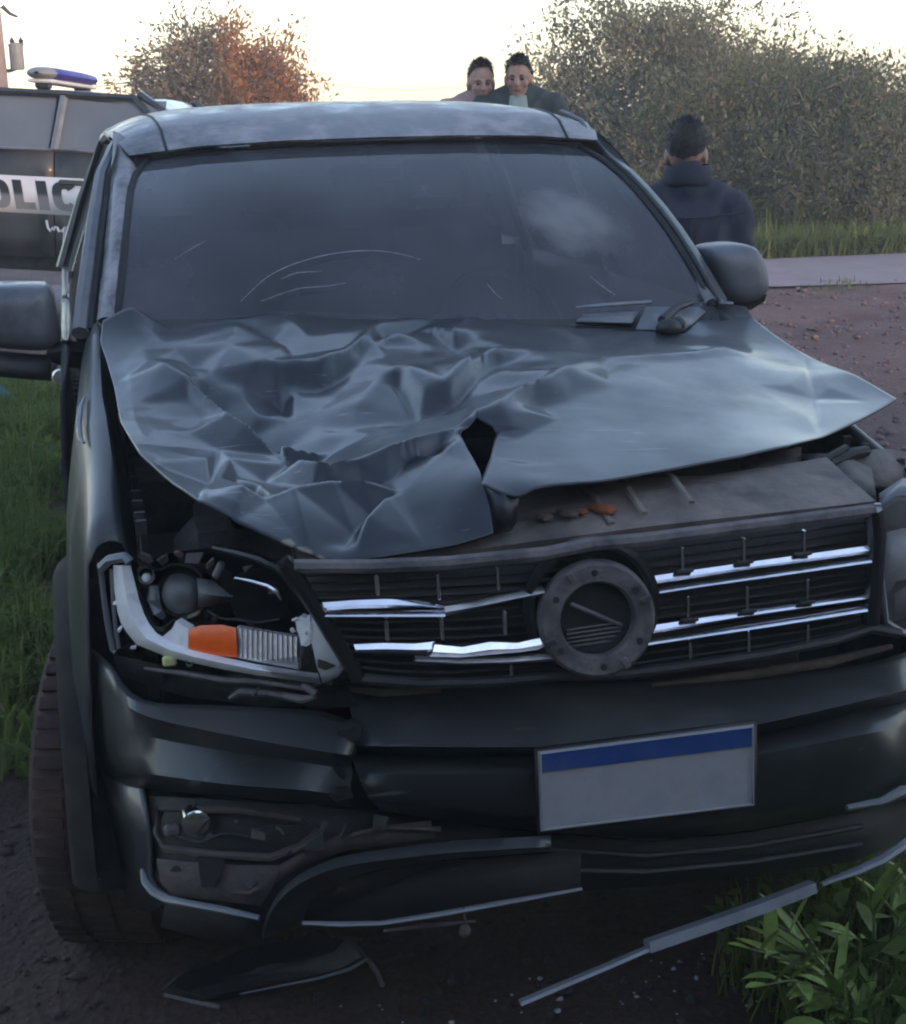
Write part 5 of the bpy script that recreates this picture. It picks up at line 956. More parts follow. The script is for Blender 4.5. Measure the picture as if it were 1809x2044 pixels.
letter([RECT(0, 0, st, 1), RECT(st, .78, .13, 1), RECT(st, .36, .13, .56), RECT(.13, .38, .20, .98)], X_); X_ += .235      # P
letter(ringpoly(.21, 0, 360, 24), X_); X_ += .245                                                                        # O
letter([RECT(0, 0, st, 1), RECT(st, 0, .165, .24)], X_); X_ += .195                                                       # L
letter([RECT(0, 0, st + .01, 1)], X_); X_ += .125                                                                        # I
letter(ringpoly(.215, 38, 322, 20), X_); X_ += .25                                                                       # C
letter([RECT(0, 0, st + .01, 1)], X_); X_ += .125                                                                        # I
letter([[(0, 0), (.075, 0), (.145, 1), (.08, 1)], [(.22, 0), (.145, 0), (.08, 1), (.145, 1)], RECT(.06, .2, .16, .38)], X_)   # A
# short line of white script below the band, too blurred to read in the photo: its stroke only
mb = MB(); P = [(.00, .86), (.012, .80), (.03, .775), (.05, .80)]
for k in range(13): P += [(.06 + k * .03, .785 + .02 * (k % 2)), (.072 + k * .03, .775 + .035 * ((k * 7) % 3 == 0))]
mb.tube([(-.13 + x, -(PW + .028), z) for x, z in P], .011, 5, flat=1); L('script_line', mb, M['band'], bd)

# ================================================================== utility pole and wires
UP = thing('utility_pole', 'weathered wooden utility pole carrying a grey transformer can', 'utility pole', tuple(PY(-3, 186, 24)[:2]) + (GZ,))
ux, uy = UP.location[0], UP.location[1]
M['wood'] = mat('pole_wood', (.30, .22, .19), .9, 0, .25, 4, bump=.4, bscale=20)
M['ceramic'] = mat('grey_steel_can', (.22, .21, .20), .5, .1, .2, 6)
def U(u, v): return PY(u, v, uy)
mb = MB(); zt = U(0, 0)[2] + 1.6; mb.tube([(ux, uy, GZ - .3), (ux, uy, zt)], [.19, .15], 14); T('shaft', mb, M['wood'], UP)
mb = MB(); mb.tube([U(4, 12), U(20, 27), U(36, 34)], [.04, .03, .02], 7); T('insulator_arm', mb, M['steel'], UP)
a, b = U(24, 92), U(24, 140); mb = MB(); r_ = .115; mb.lathe([(0, b[2]), (r_ * .9, b[2]), (r_, b[2] + .04), (r_, a[2]), (r_ * 1.08, a[2]), (r_ * 1.05, a[2] + .03), (0, a[2] + .06)], (a[0] + .06, uy - .05, 0), 'z', 18); tc_ = T('transformer', mb, M['ceramic'], UP)
for du in (24, 42):
    q = U(du, 84); mb = MB(); mb.lathe([(0, -.07), (.03, -.07), (.045, -.03), (.03, -.01), (.045, .02), (.03, .04), (0, .09)], q, 'z', 10); T('bushing', mb, M['steel'], tc_)
mb = MB(); mb.tube([U(3, 138), U(18, 142), U(34, 136)], .035, 6); T('bracket', mb, M['steel'], UP)
M['wire'] = mat('line_wire', (.12, .12, .12), .5, .3, .1, 5)
for (p, q), lab in [((PY(640, 164, 60), PY(935, 170, 66)), 'thin power wire crossing the sky behind the two standing men'), ((PY(1730, 117, 26), PY(1900, 104, 27)), 'thin power wire above the hedge at the far right')]:
    P = [p + (q - p) * k / 12 - np.array([0, 0, .25 * (1 - (2 * k / 12 - 1) ** 2)]) + 0 for k in range(-6, 19)]; mb = MB(); mb.tube(P, .010 if p[1] > 50 else .006, 5)
    tag(obj('power_wire', mb, M['wire']), lab, 'power wire', None)

# ================================================================== people
def caps(mb, a, b, r0, r1, n=12, k=5):
    a, b = np.array(a, float), np.array(b, float); d = b - a; l = np.linalg.norm(d); d /= l; P = [a - d * r0 * .95, a - d * r0 * .7, a]; R_ = [r0 * .3, r0 * .72, r0]
    for i in range(1, k): P.append(a + d * l * i / k); R_.append(r0 + (r1 - r0) * i / k)
    P += [b, b + d * r1 * .7, b + d * r1 * .95]; R_ += [r1, r1 * .72, r1 * .3]; mb.tube(P, R_, n)
def remeshed(name, mb, m, parent, vox, smooth=6, disp=None):
    me = bpy.data.meshes.new('tmp'); me.from_pydata(mb.v, [], mb.f); bm = bmesh.new(); bm.from_mesh(me); bmesh.ops.recalc_face_normals(bm, faces=bm.faces); bm.to_mesh(me); bm.free()
    ob = bpy.data.objects.new('tmp', me); COL.objects.link(ob); r = ob.modifiers.new('r', 'REMESH'); r.mode = 'VOXEL'; r.voxel_size = vox; s = ob.modifiers.new('s', 'SMOOTH'); s.iterations = smooth; s.factor = .5
    dg = bpy.context.evaluated_depsgraph_get(); dg.update(); out = bpy.data.meshes.new_from_object(ob.evaluated_get(dg)); bpy.data.objects.remove(ob); out.materials.clear(); out.materials.append(m); out.name = name
    out.polygons.foreach_set('use_smooth', [True] * len(out.polygons))
    if disp is not None:
        co = np.empty(len(out.vertices) * 3); out.vertices.foreach_get('co', co); co = disp(co.reshape(-1, 3)); out.vertices.foreach_set('co', co.ravel())
    out.update(); o = bpy.data.objects.new(name, out); COL.objects.link(o); o.parent = parent; return o
M['skin'] = mat('skin', (.30, .175, .130), .55, 0, .12, 14, bump=.05, bscale=120)
M['lips'] = mat('lips', (.30, .11, .10), .5, 0, .1, 20)
M['eye'] = mat('eye_dark', (.02, .016, .014), .25, 0, .1, 20)
M['hair'] = mat('dark_hair', (.018, .014, .013), .6, 0, .4, 30, bump=.8, bscale=140)
def person(label, loc, rz, H, shirt, trousers, head_turn=(0, 0), arms=None, cap=None, jacket_open=None, stoop=0.0, group=None, hz=1.655, fringe=0, wide=1.0):
    """stands facing -Y; H is the height to the top of the skull"""
    k = H / (1.785 - 1.655 + hz); root = thing('person', label, 'person', tuple(loc), rz, group); mb = MB(); S = lambda *p: np.array(p, float) * k
    hc = S(0, -.02 - stoop * .12, hz); ht = np.array(Matrix.Rotation(math.radians(head_turn[0]), 3, 'Z') @ Matrix.Rotation(math.radians(head_turn[1]), 3, 'X')); HD = lambda x, y, z: hc + ht @ S(x, y, z)
    # head: skull, jaw, brow, nose, ears, neck
    mb.ell(hc + ht @ S(0, .012, .025), np.array((.076, .096, .102)) * k, 18, 12, ht); mb.ell(HD(0, -.022, -.045), np.array((.060, .070, .078)) * k, 16, 10, ht); mb.ell(HD(0, -.060, -.098), np.array((.030, .026, .024)) * k, 10, 8, ht)
    for s in (-1, 1):
        mb.ell(HD(s * .038, -.062, -.028), np.array((.028, .026, .028)) * k, 10, 8, ht); mb.ell(HD(s * .030, -.076, .022), np.array((.028, .016, .012)) * k, 10, 6, ht); mb.ell(HD(s * .079, .012, -.012), np.array((.011, .022, .034)) * k, 10, 8, ht)
    caps(mb, HD(0, -.086, .012), HD(0, -.110, -.026), .010 * k, .016 * k, 8, 3); mb.ell(HD(0, -.082, -.058), np.array((.026, .014, .010)) * k, 10, 6, ht)
    caps(mb, hc + S(0, .03, -.06), S(0, .015, 1.44), .056 * k, .062 * k, 12)
    caps(mb, S(0, .02, 1.32), S(0, .0, 1.0), .11 * k, .11 * k, 14); caps(mb, S(-.15, .02, 1.40), S(.15, .02, 1.40), .045 * k, .045 * k, 12)
    A = arms or [((-.21, .02, 1.40), (-.27, .04, 1.12), (-.25, -.08, .90)), ((.21, .02, 1.40), (.27, .04, 1.12), (.25, -.08, .90))]
    for sh, el, wr in A:
        caps(mb, S(*sh), S(*el), .052 * k, .042 * k); caps(mb, S(*el), S(*wr), .042 * k, .028 * k)
        w = S(*wr); d = w - S(*el); d /= np.linalg.norm(d); sd_ = np.cross(d, [0, 1, 0]); sd_ = sd_ / (np.linalg.norm(sd_) + 1e-6); nn = np.cross(sd_, d)
        caps(mb, w, w + d * .07 * k, .026 * k, .030 * k, 10); 
        for f_ in range(4):
            o = sd_ * (-.030 + .020 * f_) * k; ln = (.070, .080, .076, .060)[f_] * k; a = w + d * .085 * k + o; c_ = a + d * ln * .55 - nn * .012 * k; caps(mb, a, c_, .0092 * k, .0085 * k, 8, 2); caps(mb, c_, c_ + d * ln * .45 - nn * .022 * k, .0085 * k, .0075 * k, 8, 2)
        t0 = w + d * .03 * k - sd_ * .030 * k; caps(mb, t0, t0 + d * .035 * k - sd_ * .022 * k, .012 * k, .010 * k, 8, 2); caps(mb, t0 + d * .035 * k - sd_ * .022 * k, t0 + d * .065 * k - sd_ * .020 * k - nn * .01 * k, .010 * k, .0085 * k, 8, 2)
    for s in (-1, 1): caps(mb, S(s * .09, 0, .95), S(s * .10, -.01, .50), .085 * k, .058 * k); caps(mb, S(s * .10, -.01, .50), S(s * .11, .02, .09), .055 * k, .036 * k); caps(mb, S(s * .11, .03, .05), S(s * .12, -.11, .035), .035 * k, .03 * k)
    body = remeshed('body', mb, M['skin'], root, .0065 * k, 3)
    # clothes
    fold = lambda am: (lambda co: co + np.c_[np.sin(co[:, 2] * 46 + 5 * np.sin(co[:, 0] * 14)) * am * .5, np.sin(co[:, 2] * 38 + 6 * np.cos(co[:, 0] * 11)) * am, np.zeros(len(co))])
    mb = MB(); mb.ell(S(0, .02, 1.25), np.array((.225 * wide, .155, .27)) * k, 18, 12); mb.ell(S(0, .015, 1.03), np.array((.21 * wide, .15, .21)) * k, 18, 12); caps(mb, S(-.175 * wide, .02, 1.41), S(.175 * wide, .02, 1.41), .085 * k, .085 * k); caps(mb, S(-.10, .03, 1.45), S(.10, .03, 1.45), .082 * k, .082 * k)
    caps(mb, S(0, .035, 1.42), S(0, .030, 1.535), .10 * k, .083 * k, 14); caps(mb, S(-.1, .01, .92), S(.1, .01, .92), .115 * k, .115 * k)
    for sh, el, wr in A: caps(mb, S(*sh) * np.array([wide, 1, 1]), S(*el) * np.array([wide, 1, 1]), .092 * k, .078 * k); e, w = S(*el) * np.array([wide, 1, 1]), S(*wr); caps(mb, e, e + (w - e) * .95, .076 * k, .052 * k)
    jk = remeshed('jacket', mb, shirt, root, .014 * k, 4, fold(.009 * k))
    mb = MB(); caps(mb, S(-.05, .01, .94), S(.05, .01, .94), .135 * k, .135 * k)
    for s in (-1, 1): caps(mb, S(s * .09, 0, .92), S(s * .10, -.01, .50), .108 * k, .080 * k); caps(mb, S(s * .10, -.01, .50), S(s * .112, .02, .10), .078 * k, .064 * k)
    remeshed('trousers', mb, trousers, root, .016 * k, 4, fold(.004 * k))
    for s in (-1, 1):
        mb = MB(); mb.ell(S(s * .118, -.045, .045), np.array((.052, .145, .045)) * k, 14, 8); caps(mb, S(s * .112, .03, .06), S(s * .112, .025, .12), .05 * k, .048 * k, 10, 2); mb.bbox(S(s * .118, -.045, .014), np.array((.10, .28, .028)) * k, .01); obj('shoe', mb, M['rubber'], root, local=True)
    # hair, eyes, brows, mouth
    mb = MB(); rws = []; nu = 36
    for j in range(9):
        row = []
        for i in range(nu):
            a = 2 * math.pi * i / nu; back = math.cos(a - math.pi / 2); lo = math.radians(72 + 46 * max(0, back) - (26 - fringe) * max(0, -back) ** .6 + 16 * abs(math.cos(a)) ** 4 * (1 if back > -.4 else .4) + 1.5 * math.sin(9 * a) + 1.5 * math.sin(17 * a)); ph = lo * j / 8; w = 1.02 + .022 * math.sin(7 * a + 5 * ph) + .02 * math.sin(13 * a + 2 * ph) + .05 * math.cos(ph) * math.sin(ph)
            row.append(HD(.0800 * w * math.sin(ph) ** .9 * math.cos(a), .012 + .101 * w * math.sin(ph) ** .9 * math.sin(a), .026 + .109 * w * math.cos(ph)))
        rws.append(row)
    mb.loft(rws, closed=True); hv = np.array([q for r_ in rws[:-1] for q in r_]); hn = hv - hc; hn /= np.linalg.norm(hn, axis=1)[:, None]; sel = RNG.integers(0, len(hv), 1500); dd = hn[sel] * .55 + np.array([0, -.2, .0]) + RNG.normal(size=(1500, 3)) * .35; dd /= np.linalg.norm(dd, axis=1)[:, None]
    for q, d_, w_ in zip(hv[sel] + RNG.normal(size=(1500, 3)) * .006 * k, dd, RNG.random(1500)):
        e_ = np.cross(d_, [.3, .2, .9]); e_ /= np.linalg.norm(e_) + 1e-6; ln_ = (.006 + .010 * w_) * k; mb.add([q - e_ * .003 * k, q + e_ * .003 * k, q + d_ * ln_], [(0, 1, 2)])
    hr = obj('hair', mb, M['hair'], root, local=True, smooth=70)
    for s in (-1, 1):
        mb = MB(); mb.ell(HD(s * .031, -.0795, .0), np.array((.0105, .006, .005)) * k, 10, 6, ht); obj('eye', mb, M['eye'], root, local=True)
        mb = MB(); mb.tube([HD(s * .014, -.090, .020), HD(s * .032, -.089, .026), HD(s * .050, -.078, .020)], [.003 * k, .0042 * k, .002 * k], 6); obj('eyebrow', mb, M['hair'], root, local=True)
    mb = MB(); mb.tube([HD(-.024, -.088, -.060), HD(0, -.0965, -.058), HD(.024, -.088, -.060)], [.002 * k, .0055 * k, .002 * k], 6); obj('mouth', mb, M['lips'], root, local=True)
    if cap:
        mb = MB(); rws = []
        for j in range(8):
            ph = math.radians(115) * j / 7; rws.append([HD(.089 * math.sin(ph) ** .95 * math.cos(a), .012 + .108 * math.sin(ph) ** .95 * math.sin(a), .018 + .112 * max(math.cos(ph), -.42)) for a in np.linspace(0, 2 * math.pi, 33)[:-1]])
        mb.loft(rws, closed=True); cp = obj('cap', mb, cap, root, local=True, smooth=70, solid=.006); mb = MB(); P0 = [HD(.088 * math.cos(a), .0 + .105 * math.sin(a), .028) for a in np.linspace(math.radians(205), math.radians(335), 11)]; P1 = [HD(.075 * math.cos(a), -.075 + .105 * math.sin(a), .012) for a in np.linspace(math.radians(205), math.radians(335), 11)]; mb.loft([P0, P1]); obj('peak', mb, cap, cp, local=True, solid=.004)
    return root, S, HD
C = lambda n, c, **k: mat(n, c, .85, 0, .08, 8, bump=.25, bscale=40, **k)
def seam(P, m, name, parent, r=.004): mb = MB(); mb.tube(resample(np.array(P), 16), r, 5); obj(name, mb, m, parent, local=True)
# two young men beyond the tailgate, looking at the camera
p = PY(960, 150, 6.75); z0 = float(hills(p[0], 6.75)); tp = PY(960, 118, 6.75)[2]
r1, S1, HD1 = person('bare-shouldered young man with short dark hair leaning towards his companion', (p[0], 6.75, z0), math.radians(-12), (tp - z0 - .01), C('pink_grey_shirt', (.30, .20, .20)), C('jeans', (.05, .06, .10)), head_turn=(6, 6), hz=1.575, group='two men standing behind the pickup')
p = PY(1032, 150, 6.6); z0 = float(hills(p[0], 6.6)); tp = PY(1032, 109, 6.6)[2]
r2, S2, HD2 = person('young man in a dark open jacket over a pale shirt, dark hair across his forehead', (p[0] + .01, 6.6, z0), math.radians(-18), (tp - z0 - .01), C('dark_green_jacket', (.035, .045, .045)), C('dark_trousers', (.03, .03, .035)), head_turn=(-4, 4), hz=1.57, fringe=10, group='two men standing behind the pickup')
mb = MB(); k2 = (tp - z0) / 1.78
mb.loft([[S2(x, -.088 + .3 * x * x, 1.475 - abs(x) * .1) for x in (-.05, -.02, .02, .05)], [S2(x, -.128, 1.40) for x in (-.06, -.02, .02, .06)], [S2(x, -.150, 1.25) for x in (-.05, -.02, .02, .05)]])
obj('shirt_front', mb, C('pale_shirt', (.26, .30, .27)), r2, local=True, solid=.01)
# man with his back to the camera
p = PY(1372, 300, 3.55); z0 = float(hills(p[0], 3.55)); tp = PY(1372, 232, 3.55)[2]
r3, S3, HD3 = person('person in a dark navy jacket with short dark hair, standing with back to the camera', (p[0], 3.55, z0), math.radians(180 - 16), (tp - z0 - .02), C('navy_jacket', (.022, .024, .042)), C('navy_trousers', (.02, .02, .03)), head_turn=(-14, 6), fringe=20, hz=1.625, wide=.97, arms=[((-.19, .02, 1.39), (-.225, .03, 1.12), (-.20, -.12, .93)), ((.20, .02, 1.40), (.26, .0, 1.13), (.20, -.16, .98))])

_nv = bpy.data.materials['navy_jacket']
mb = MB(); mb.lathe([(.090, 1.50), (.100, 1.52), (.098, 1.56), (.090, 1.585), (.082, 1.56)], (0, .035, 0), 'z', 24); mb.v = [tuple(S3(*q)) for q in mb.v]; obj('collar', mb, _nv, r3, local=True, solid=.004)
seam([S3(-.23, .10, 1.40), S3(-.1, .165, 1.385), S3(0, .18, 1.38), S3(.1, .165, 1.385), S3(.23, .10, 1.40)], _nv, 'seam', r3); seam([S3(0, .185, 1.38), S3(0, .19, 1.2), S3(0, .165, 1.0)], _nv, 'seam', r3)

# ================================================================== vegetation
def fast_mesh(name, V, Fq, m, tone=None, parent=None, k=4):
    """V (n,3), Fq (m,k) index array; tone per face"""
    me = bpy.data.meshes.new(name); me.vertices.add(len(V)); me.vertices.foreach_set('co', np.ascontiguousarray(V, dtype=np.float32).ravel())
    me.loops.add(Fq.size); me.loops.foreach_set('vertex_index', Fq.astype(np.int32).ravel()); me.polygons.add(len(Fq)); me.polygons.foreach_set('loop_start', np.arange(0, Fq.size, k, dtype=np.int32))
    me.materials.append(m)
    if tone is not None:
        at = me.attributes.new('tone', 'FLOAT', 'FACE'); at.data.foreach_set('value', np.ascontiguousarray(tone, dtype=np.float32))
    me.update(calc_edges=True); me.validate()
    ob = bpy.data.objects.new(name, me); COL.objects.link(ob)
    if parent is not None: ob.parent = parent
    return ob
def leaves(C, size, tone, stretch=2.4, dirs=None):
    """one lens-shaped quad per centre, random attitude (or along dirs)"""
    n = len(C); d = RNG.normal(size=(n, 3)) if dirs is None else dirs + RNG.normal(size=(n, 3)) * .55; d /= np.linalg.norm(d, axis=1)[:, None]
    e = RNG.normal(size=(n, 3)); e -= (e * d).sum(1)[:, None] * d; e /= np.linalg.norm(e, axis=1)[:, None]; s = np.asarray(size)[:, None]
    V = np.stack([C - d * s * stretch / 2, C + e * s / 2, C + d * s * stretch / 2, C - e * s / 2], 1).reshape(-1, 3); return V, np.arange(4 * n).reshape(n, 4)
M['bark'] = mat('grey_bark', (.15, .12, .105), .95, 0, .35, 9, bump=.6, bscale=30)
def tree(name, label, base, H, W, D, n_stems, leaf_m, nleaf, lsize, group, lean=0., seed=0, low=.25, thin=1.0, orange=None, depth=4, fork=.42):
    rs = random.Random(seed); root = thing(name, label, 'tree' if name.endswith('tree') else 'bush', tuple(base), 0, group)
    mb = MB(); tips = []
    def grow(p, d, ln, r, k):
        P = [np.array(p)]; q = np.array(p, float); dd = np.array(d, float); rr_ = [r]
        for i in range(3):
            dd = dd + np.array([rs.gauss(0, .14), rs.gauss(0, .14), rs.gauss(.03, .08)]); dd /= np.linalg.norm(dd); q = q + dd * ln / 3; P.append(q.copy()); rr_.append(r * (1 - .14 * (i + 1)))
        mb.tube(P, rr_, 5 if k > 1 else 7, cap=k == depth)
        if k >= 2: tips.extend([(pt, dd.copy(), k) for pt in P[1:]])
        if k < depth:
            for _ in range(3 if k else 3):
                a = np.array([rs.gauss(0, 1), rs.gauss(0, 1), rs.gauss(.15, .5)]); a /= np.linalg.norm(a); e = dd * (1 - fork) + a * fork * 1.35; e /= np.linalg.norm(e); grow(P[rs.choice([2, 3, 3])], e, ln * rs.uniform(.62, .85), rr_[-1] * .66, k + 1)
    for s in range(n_stems):
        an = 2 * math.pi * (s + rs.random() * .6) / n_stems; grow([.10 * math.cos(an), .10 * math.sin(an), -.1], np.array([math.cos(an) * .55 + lean, math.sin(an) * .45, 1.0]), H * .34, .022 * H * .7 / math.sqrt(n_stems) + .012, 0)
    # fit branches into the crown's extent
    A = np.array(mb.v); zmax = np.percentile(A[:, 2], 99.5); sx, sy, sz = W / 2 / np.percentile(abs(A[:, 0]), 98), D / 2 / np.percentile(abs(A[:, 1]), 98), H / zmax; mb.v = [tuple(p) for p in A * [sx, sy, sz]]
    obj('trunk', mb, M['bark'], root, local=True, smooth=60)
    TP = np.array([t_[0] for t_ in tips]) * [sx, sy, sz]; TD = np.array([t_[1] for t_ in tips])
    nc = nleaf // 45; U3 = RNG.normal(size=(nc, 3)); U3 /= np.linalg.norm(U3, axis=1)[:, None]; zc = H * (.42 + .25 * low); rad = (.35 + .65 * RNG.random(nc) ** .5)[:, None] * (1 + .10 * np.sin(3 * np.arctan2(U3[:, 1], U3[:, 0]) + seed) + .08 * np.sin(7 * U3[:, 0] + seed) + .10 * RNG.normal(size=nc))[:, None]
    CC = U3 * rad * [W * .5, D * .5, H - zc]; CC[:, 2] += zc; CC[:, 2] = np.where(CC[:, 2] < low * H, low * H + RNG.random(nc) * .3 * H, CC[:, 2]); CC[:, 2] = np.maximum(CC[:, 2], .05)
    near = np.array([np.argmin(((TP - c_) ** 2).sum(1)) for c_ in CC]); tw = MB()
    for c_, i_ in zip(CC, near):
        q0 = TP[i_]; m_ = (q0 + c_) / 2 + RNG.normal(size=3) * .06; tw.tube([q0, m_, c_, c_ + (c_ - q0) * .35 + RNG.normal(size=3) * .05], [.012, .009, .006, .003], 4, cap=False)
    obj('twigs', tw, M['bark'], root, local=True, smooth=60)['kind'] = 'stuff'
    TD2 = CC - TP[near] + np.array([0, 0, .15]); TD2 /= np.linalg.norm(TD2, axis=1)[:, None] + 1e-6
    n1 = int(nleaf * .35); k1 = RNG.integers(0, len(TP), n1); k2_ = RNG.integers(0, nc, nleaf - n1); k = np.r_[k1, k2_ + 7]
    cs = .085 * W ** .5 * thin
    C = np.r_[TP[k1] + RNG.normal(size=(n1, 3)) * cs * .7, CC[k2_] + RNG.normal(size=(nleaf - n1, 3)) * cs * [1, 1, .8]]; dirs_ = np.r_[TD[k1], TD2[k2_]]; C[:, 2] = np.maximum(C[:, 2], .03)
    tone = np.clip(.5 + .40 * np.sin(k * 12.9898) + RNG.normal(size=nleaf) * .10, 0, 1)
    if orange is not None: tone = np.clip(tone * .45 + orange(C[:, 0] / W, C[:, 2] / H) * .55, 0, 1)
    V, Fq = leaves(C, lsize * (0.5 + .8 * RNG.random(nleaf)), tone, dirs=dirs_); fast_mesh('crown', V, Fq, leaf_m, tone, root)['kind'] = 'stuff'
    return root
LM_grey = leaf_mat('greygreen_leaves', [(.10, .105, .068), (.16, .16, .108), (.25, .235, .165)], (.36, .32, .20), .32)
LM_sunglow = leaf_mat('sunglow_leaves', [(.13, .12, .09), (.20, .165, .115), (.33, .16, .075), (.44, .20, .085)], (.50, .24, .10), .35)  # orange tones paint in warm low sun on one half of the tree
LM_dark = leaf_mat('dark_hedge_leaves', [(.058, .070, .044), (.10, .115, .072), (.155, .16, .10)], (.24, .25, .13), .26)
LM_oliv = leaf_mat('olive_leaves', [(.08, .092, .054), (.13, .138, .08), (.21, .195, .125)], (.34, .30, .16), .32)
LM_grass = leaf_mat('grass_blades', [(.048, .078, .022), (.095, .145, .038), (.155, .195, .062), (.22, .19, .10)], (.22, .30, .07), .38)
LM_verge = leaf_mat('verge_grass', [(.075, .10, .038), (.125, .165, .055), (.20, .21, .09)], (.24, .28, .09), .35)
def spot(u, y): p = PY(u, 300, y); return (p[0], y, float(hills(p[0], y)))
def span(u0, u1, y): return abs(PY(u1, 200, y)[0] - PY(u0, 200, y)[0])
def top(v, u, y): return PY(u, v, y)[2]
b = spot(435, 20); tree('thorn_tree', 'low round thorn tree with warm sunlight coloured orange into the leaves of its far half', b, top(36, 430, 20) - b[2], span(222, 640, 20) * .92, 2.6, 4, LM_sunglow, 36000, .034, None, seed=3, low=.30, thin=.85, orange=lambda x, z: np.clip((x + .06) * 6, 0, 1))
specs = [('shrub_tree', 'tall open shrub behind the two men, its top cut by the photo edge', 1290, 17.2, -20, 520, LM_grey, 42000, 2.4, 11, .25, .9),
         ('bush', 'pale feathery bush behind the man in the dark jacket', 1470, 15.6, 120, 420, LM_oliv, 34000, 1.8, 12, .0, .95),
         ('bush', 'broad dark bush just right of the man in the dark jacket', 1665, 15.0, 140, 430, LM_dark, 40000, 2.0, 13, .0, 1.0),
         ('bush', 'dark bush at the far right edge of the hedge', 1870, 15.4, 165, 440, LM_dark, 40000, 2.0, 14, .0, 1.0),
         ('bush', 'grey feathery bush showing above the dark hedge', 1590, 17.6, 100, 360, LM_grey, 26000, 1.8, 15, .1, .95),
         ('bush', 'low bush hidden behind the pickup roof corner', 1150, 15.4, 330, 420, LM_oliv, 8000, 1.6, 16, .0, 1.0)]
for nm, lab, u, y, vt, wpx, lm, nl, dp, sd_, low, th in specs:
    b = spot(u, y); tree(nm, lab, b, top(vt, u, y) - b[2], span(u - wpx / 2, u + wpx / 2, y), dp, 7, lm, nl, .031, 'roadside shrubs beyond the road', seed=sd_, low=low, thin=th)
for k, (u, y, vt, wpx) in enumerate([(2150, 16, 190, 460), (2500, 17, 170, 460)]):
    b = spot(u, y); tree('bush', ['dark bush beyond the right edge of the view', 'furthest dark bush beyond the right edge'][k], b, top(vt, 1800, y) - b[2], span(u - wpx / 2, u + wpx / 2, y), 2, 5, LM_dark, 7000, .04, 'roadside shrubs beyond the road', seed=20 + k, low=0)

n_ = 52000; a_ = RNG.random(n_); C = np.c_[-12 + 24 * a_, -6.5 - 3 * RNG.random(n_), (4.6 + 1.2 * np.sin(a_ * 19) + .8 * np.sin(a_ * 47)) * RNG.random(n_) ** .8 - .1]
V, Fq = leaves(C, .21 * (.5 + RNG.random(n_)), None); ob = fast_mesh('shade_thicket', V, Fq, LM_dark, RNG.random(n_)); ob['kind'] = 'stuff'  # leaf mass added unseen behind the camera to shade the truck front
def blades(n, xy, h, w, lm, name, bend=.5, kind='stuff'):
    P = np.c_[xy, hills(xy[:, 0], xy[:, 1])]; n = len(P); a = RNG.random(n) * 2 * math.pi; d = np.c_[np.cos(a), np.sin(a), np.zeros(n)]; s = np.c_[-np.sin(a), np.cos(a), np.zeros(n)]
    hh = (h * (.45 + .9 * RNG.random(n)))[:, None]; ww = (w * (.6 + .8 * RNG.random(n)))[:, None]; bn = (bend * RNG.random(n))[:, None]; up = np.array([0, 0, 1.])
    B0, B1 = P - s * ww / 2, P + s * ww / 2; Mi = P + up * hh * .6 + d * hh * bn * .35; M0, M1 = Mi - s * ww * .4, Mi + s * ww * .4; Tp = P + up * hh * (1 - .35 * bn) + d * hh * bn
    V = np.stack([B0, B1, M1, M0, Tp], 1).reshape(-1, 3); o = np.arange(n)[:, None] * 5
    F1 = np.concatenate([o + [[0, 1, 2]], o + [[0, 2, 3]], o + [[3, 2, 4]]], 1).reshape(-1, 3)
    tone = np.repeat(np.clip(RNG.random(n) * .75 + (RNG.random(n) > .92) * .4, 0, 1), 3); ob = fast_mesh(name, V, F1, lm, tone, k=3); ob['kind'] = kind; return ob
def patch(n, x0, x1, y0, y1, dens=None, sc=1.6, thr=.35):
    xy = np.c_[x0 + (x1 - x0) * RNG.random(n), y0 + (y1 - y0) * RNG.random(n)]; v = vnoise(xy[:, 0] * sc + 5, xy[:, 1] * sc + 9) * .65 + vnoise(xy[:, 0] * sc * 3.1, xy[:, 1] * sc * 3.1) * .35
    k = v > thr
    if dens is not None: k &= RNG.random(n) < dens(xy[:, 0], xy[:, 1])
    return xy[k]
sm = lambda t: np.clip(t, 0, 1)
xy = patch(70000, -3.2, -1.0, .9, 8.5, thr=.22, dens= lambda x, y: sm((-1.02 - x + .12 * np.sin(5 * y)) * 6) * sm((y - 1.5 + .3 * np.sin(6 * x)) * 2.5) * sm((8.6 - y) * .6 + .1)); blades(0, xy, .19, .010, LM_grass, 'grass', 1.1)
def ground_cover(xy, size, lm, name):
    n = len(xy); C = np.c_[xy, hills(xy[:, 0], xy[:, 1]) + .02 + .12 * RNG.random(n)]; V, Fq = leaves(C, size * (.5 + RNG.random(n)), None, 2.2); ob = fast_mesh(name, V, Fq, lm, np.clip(RNG.random(n) * .8, 0, 1)); ob['kind'] = 'stuff'
ground_cover(xy[::4], .034, LM_grass, 'ground_cover')
xy = patch(26000, .30, 2.6, -1.1, .55, lambda x, y: sm((x - .42 + .1 * np.sin(7 * y)) * 3), thr=.42); blades(0, xy, .14, .006, LM_grass, 'grass', .8)
ground_cover(xy[::3], .028, LM_grass, 'ground_cover')
xy = patch(26000, 2.5, 14, 13.1, 14.6, thr=.25); blades(0, xy, .30, .026, LM_verge, 'verge_grass', 1.3)
xy = patch(9000, 4, 16, 14.2, 18, thr=.2); blades(0, xy, .6, .03, LM_verge, 'verge_grass', .6)
xy = patch(2500, -4, 12, 10.3, 11.0, thr=.55); blades(0, xy, .07, .01, LM_verge, 'grass_tufts', .7)

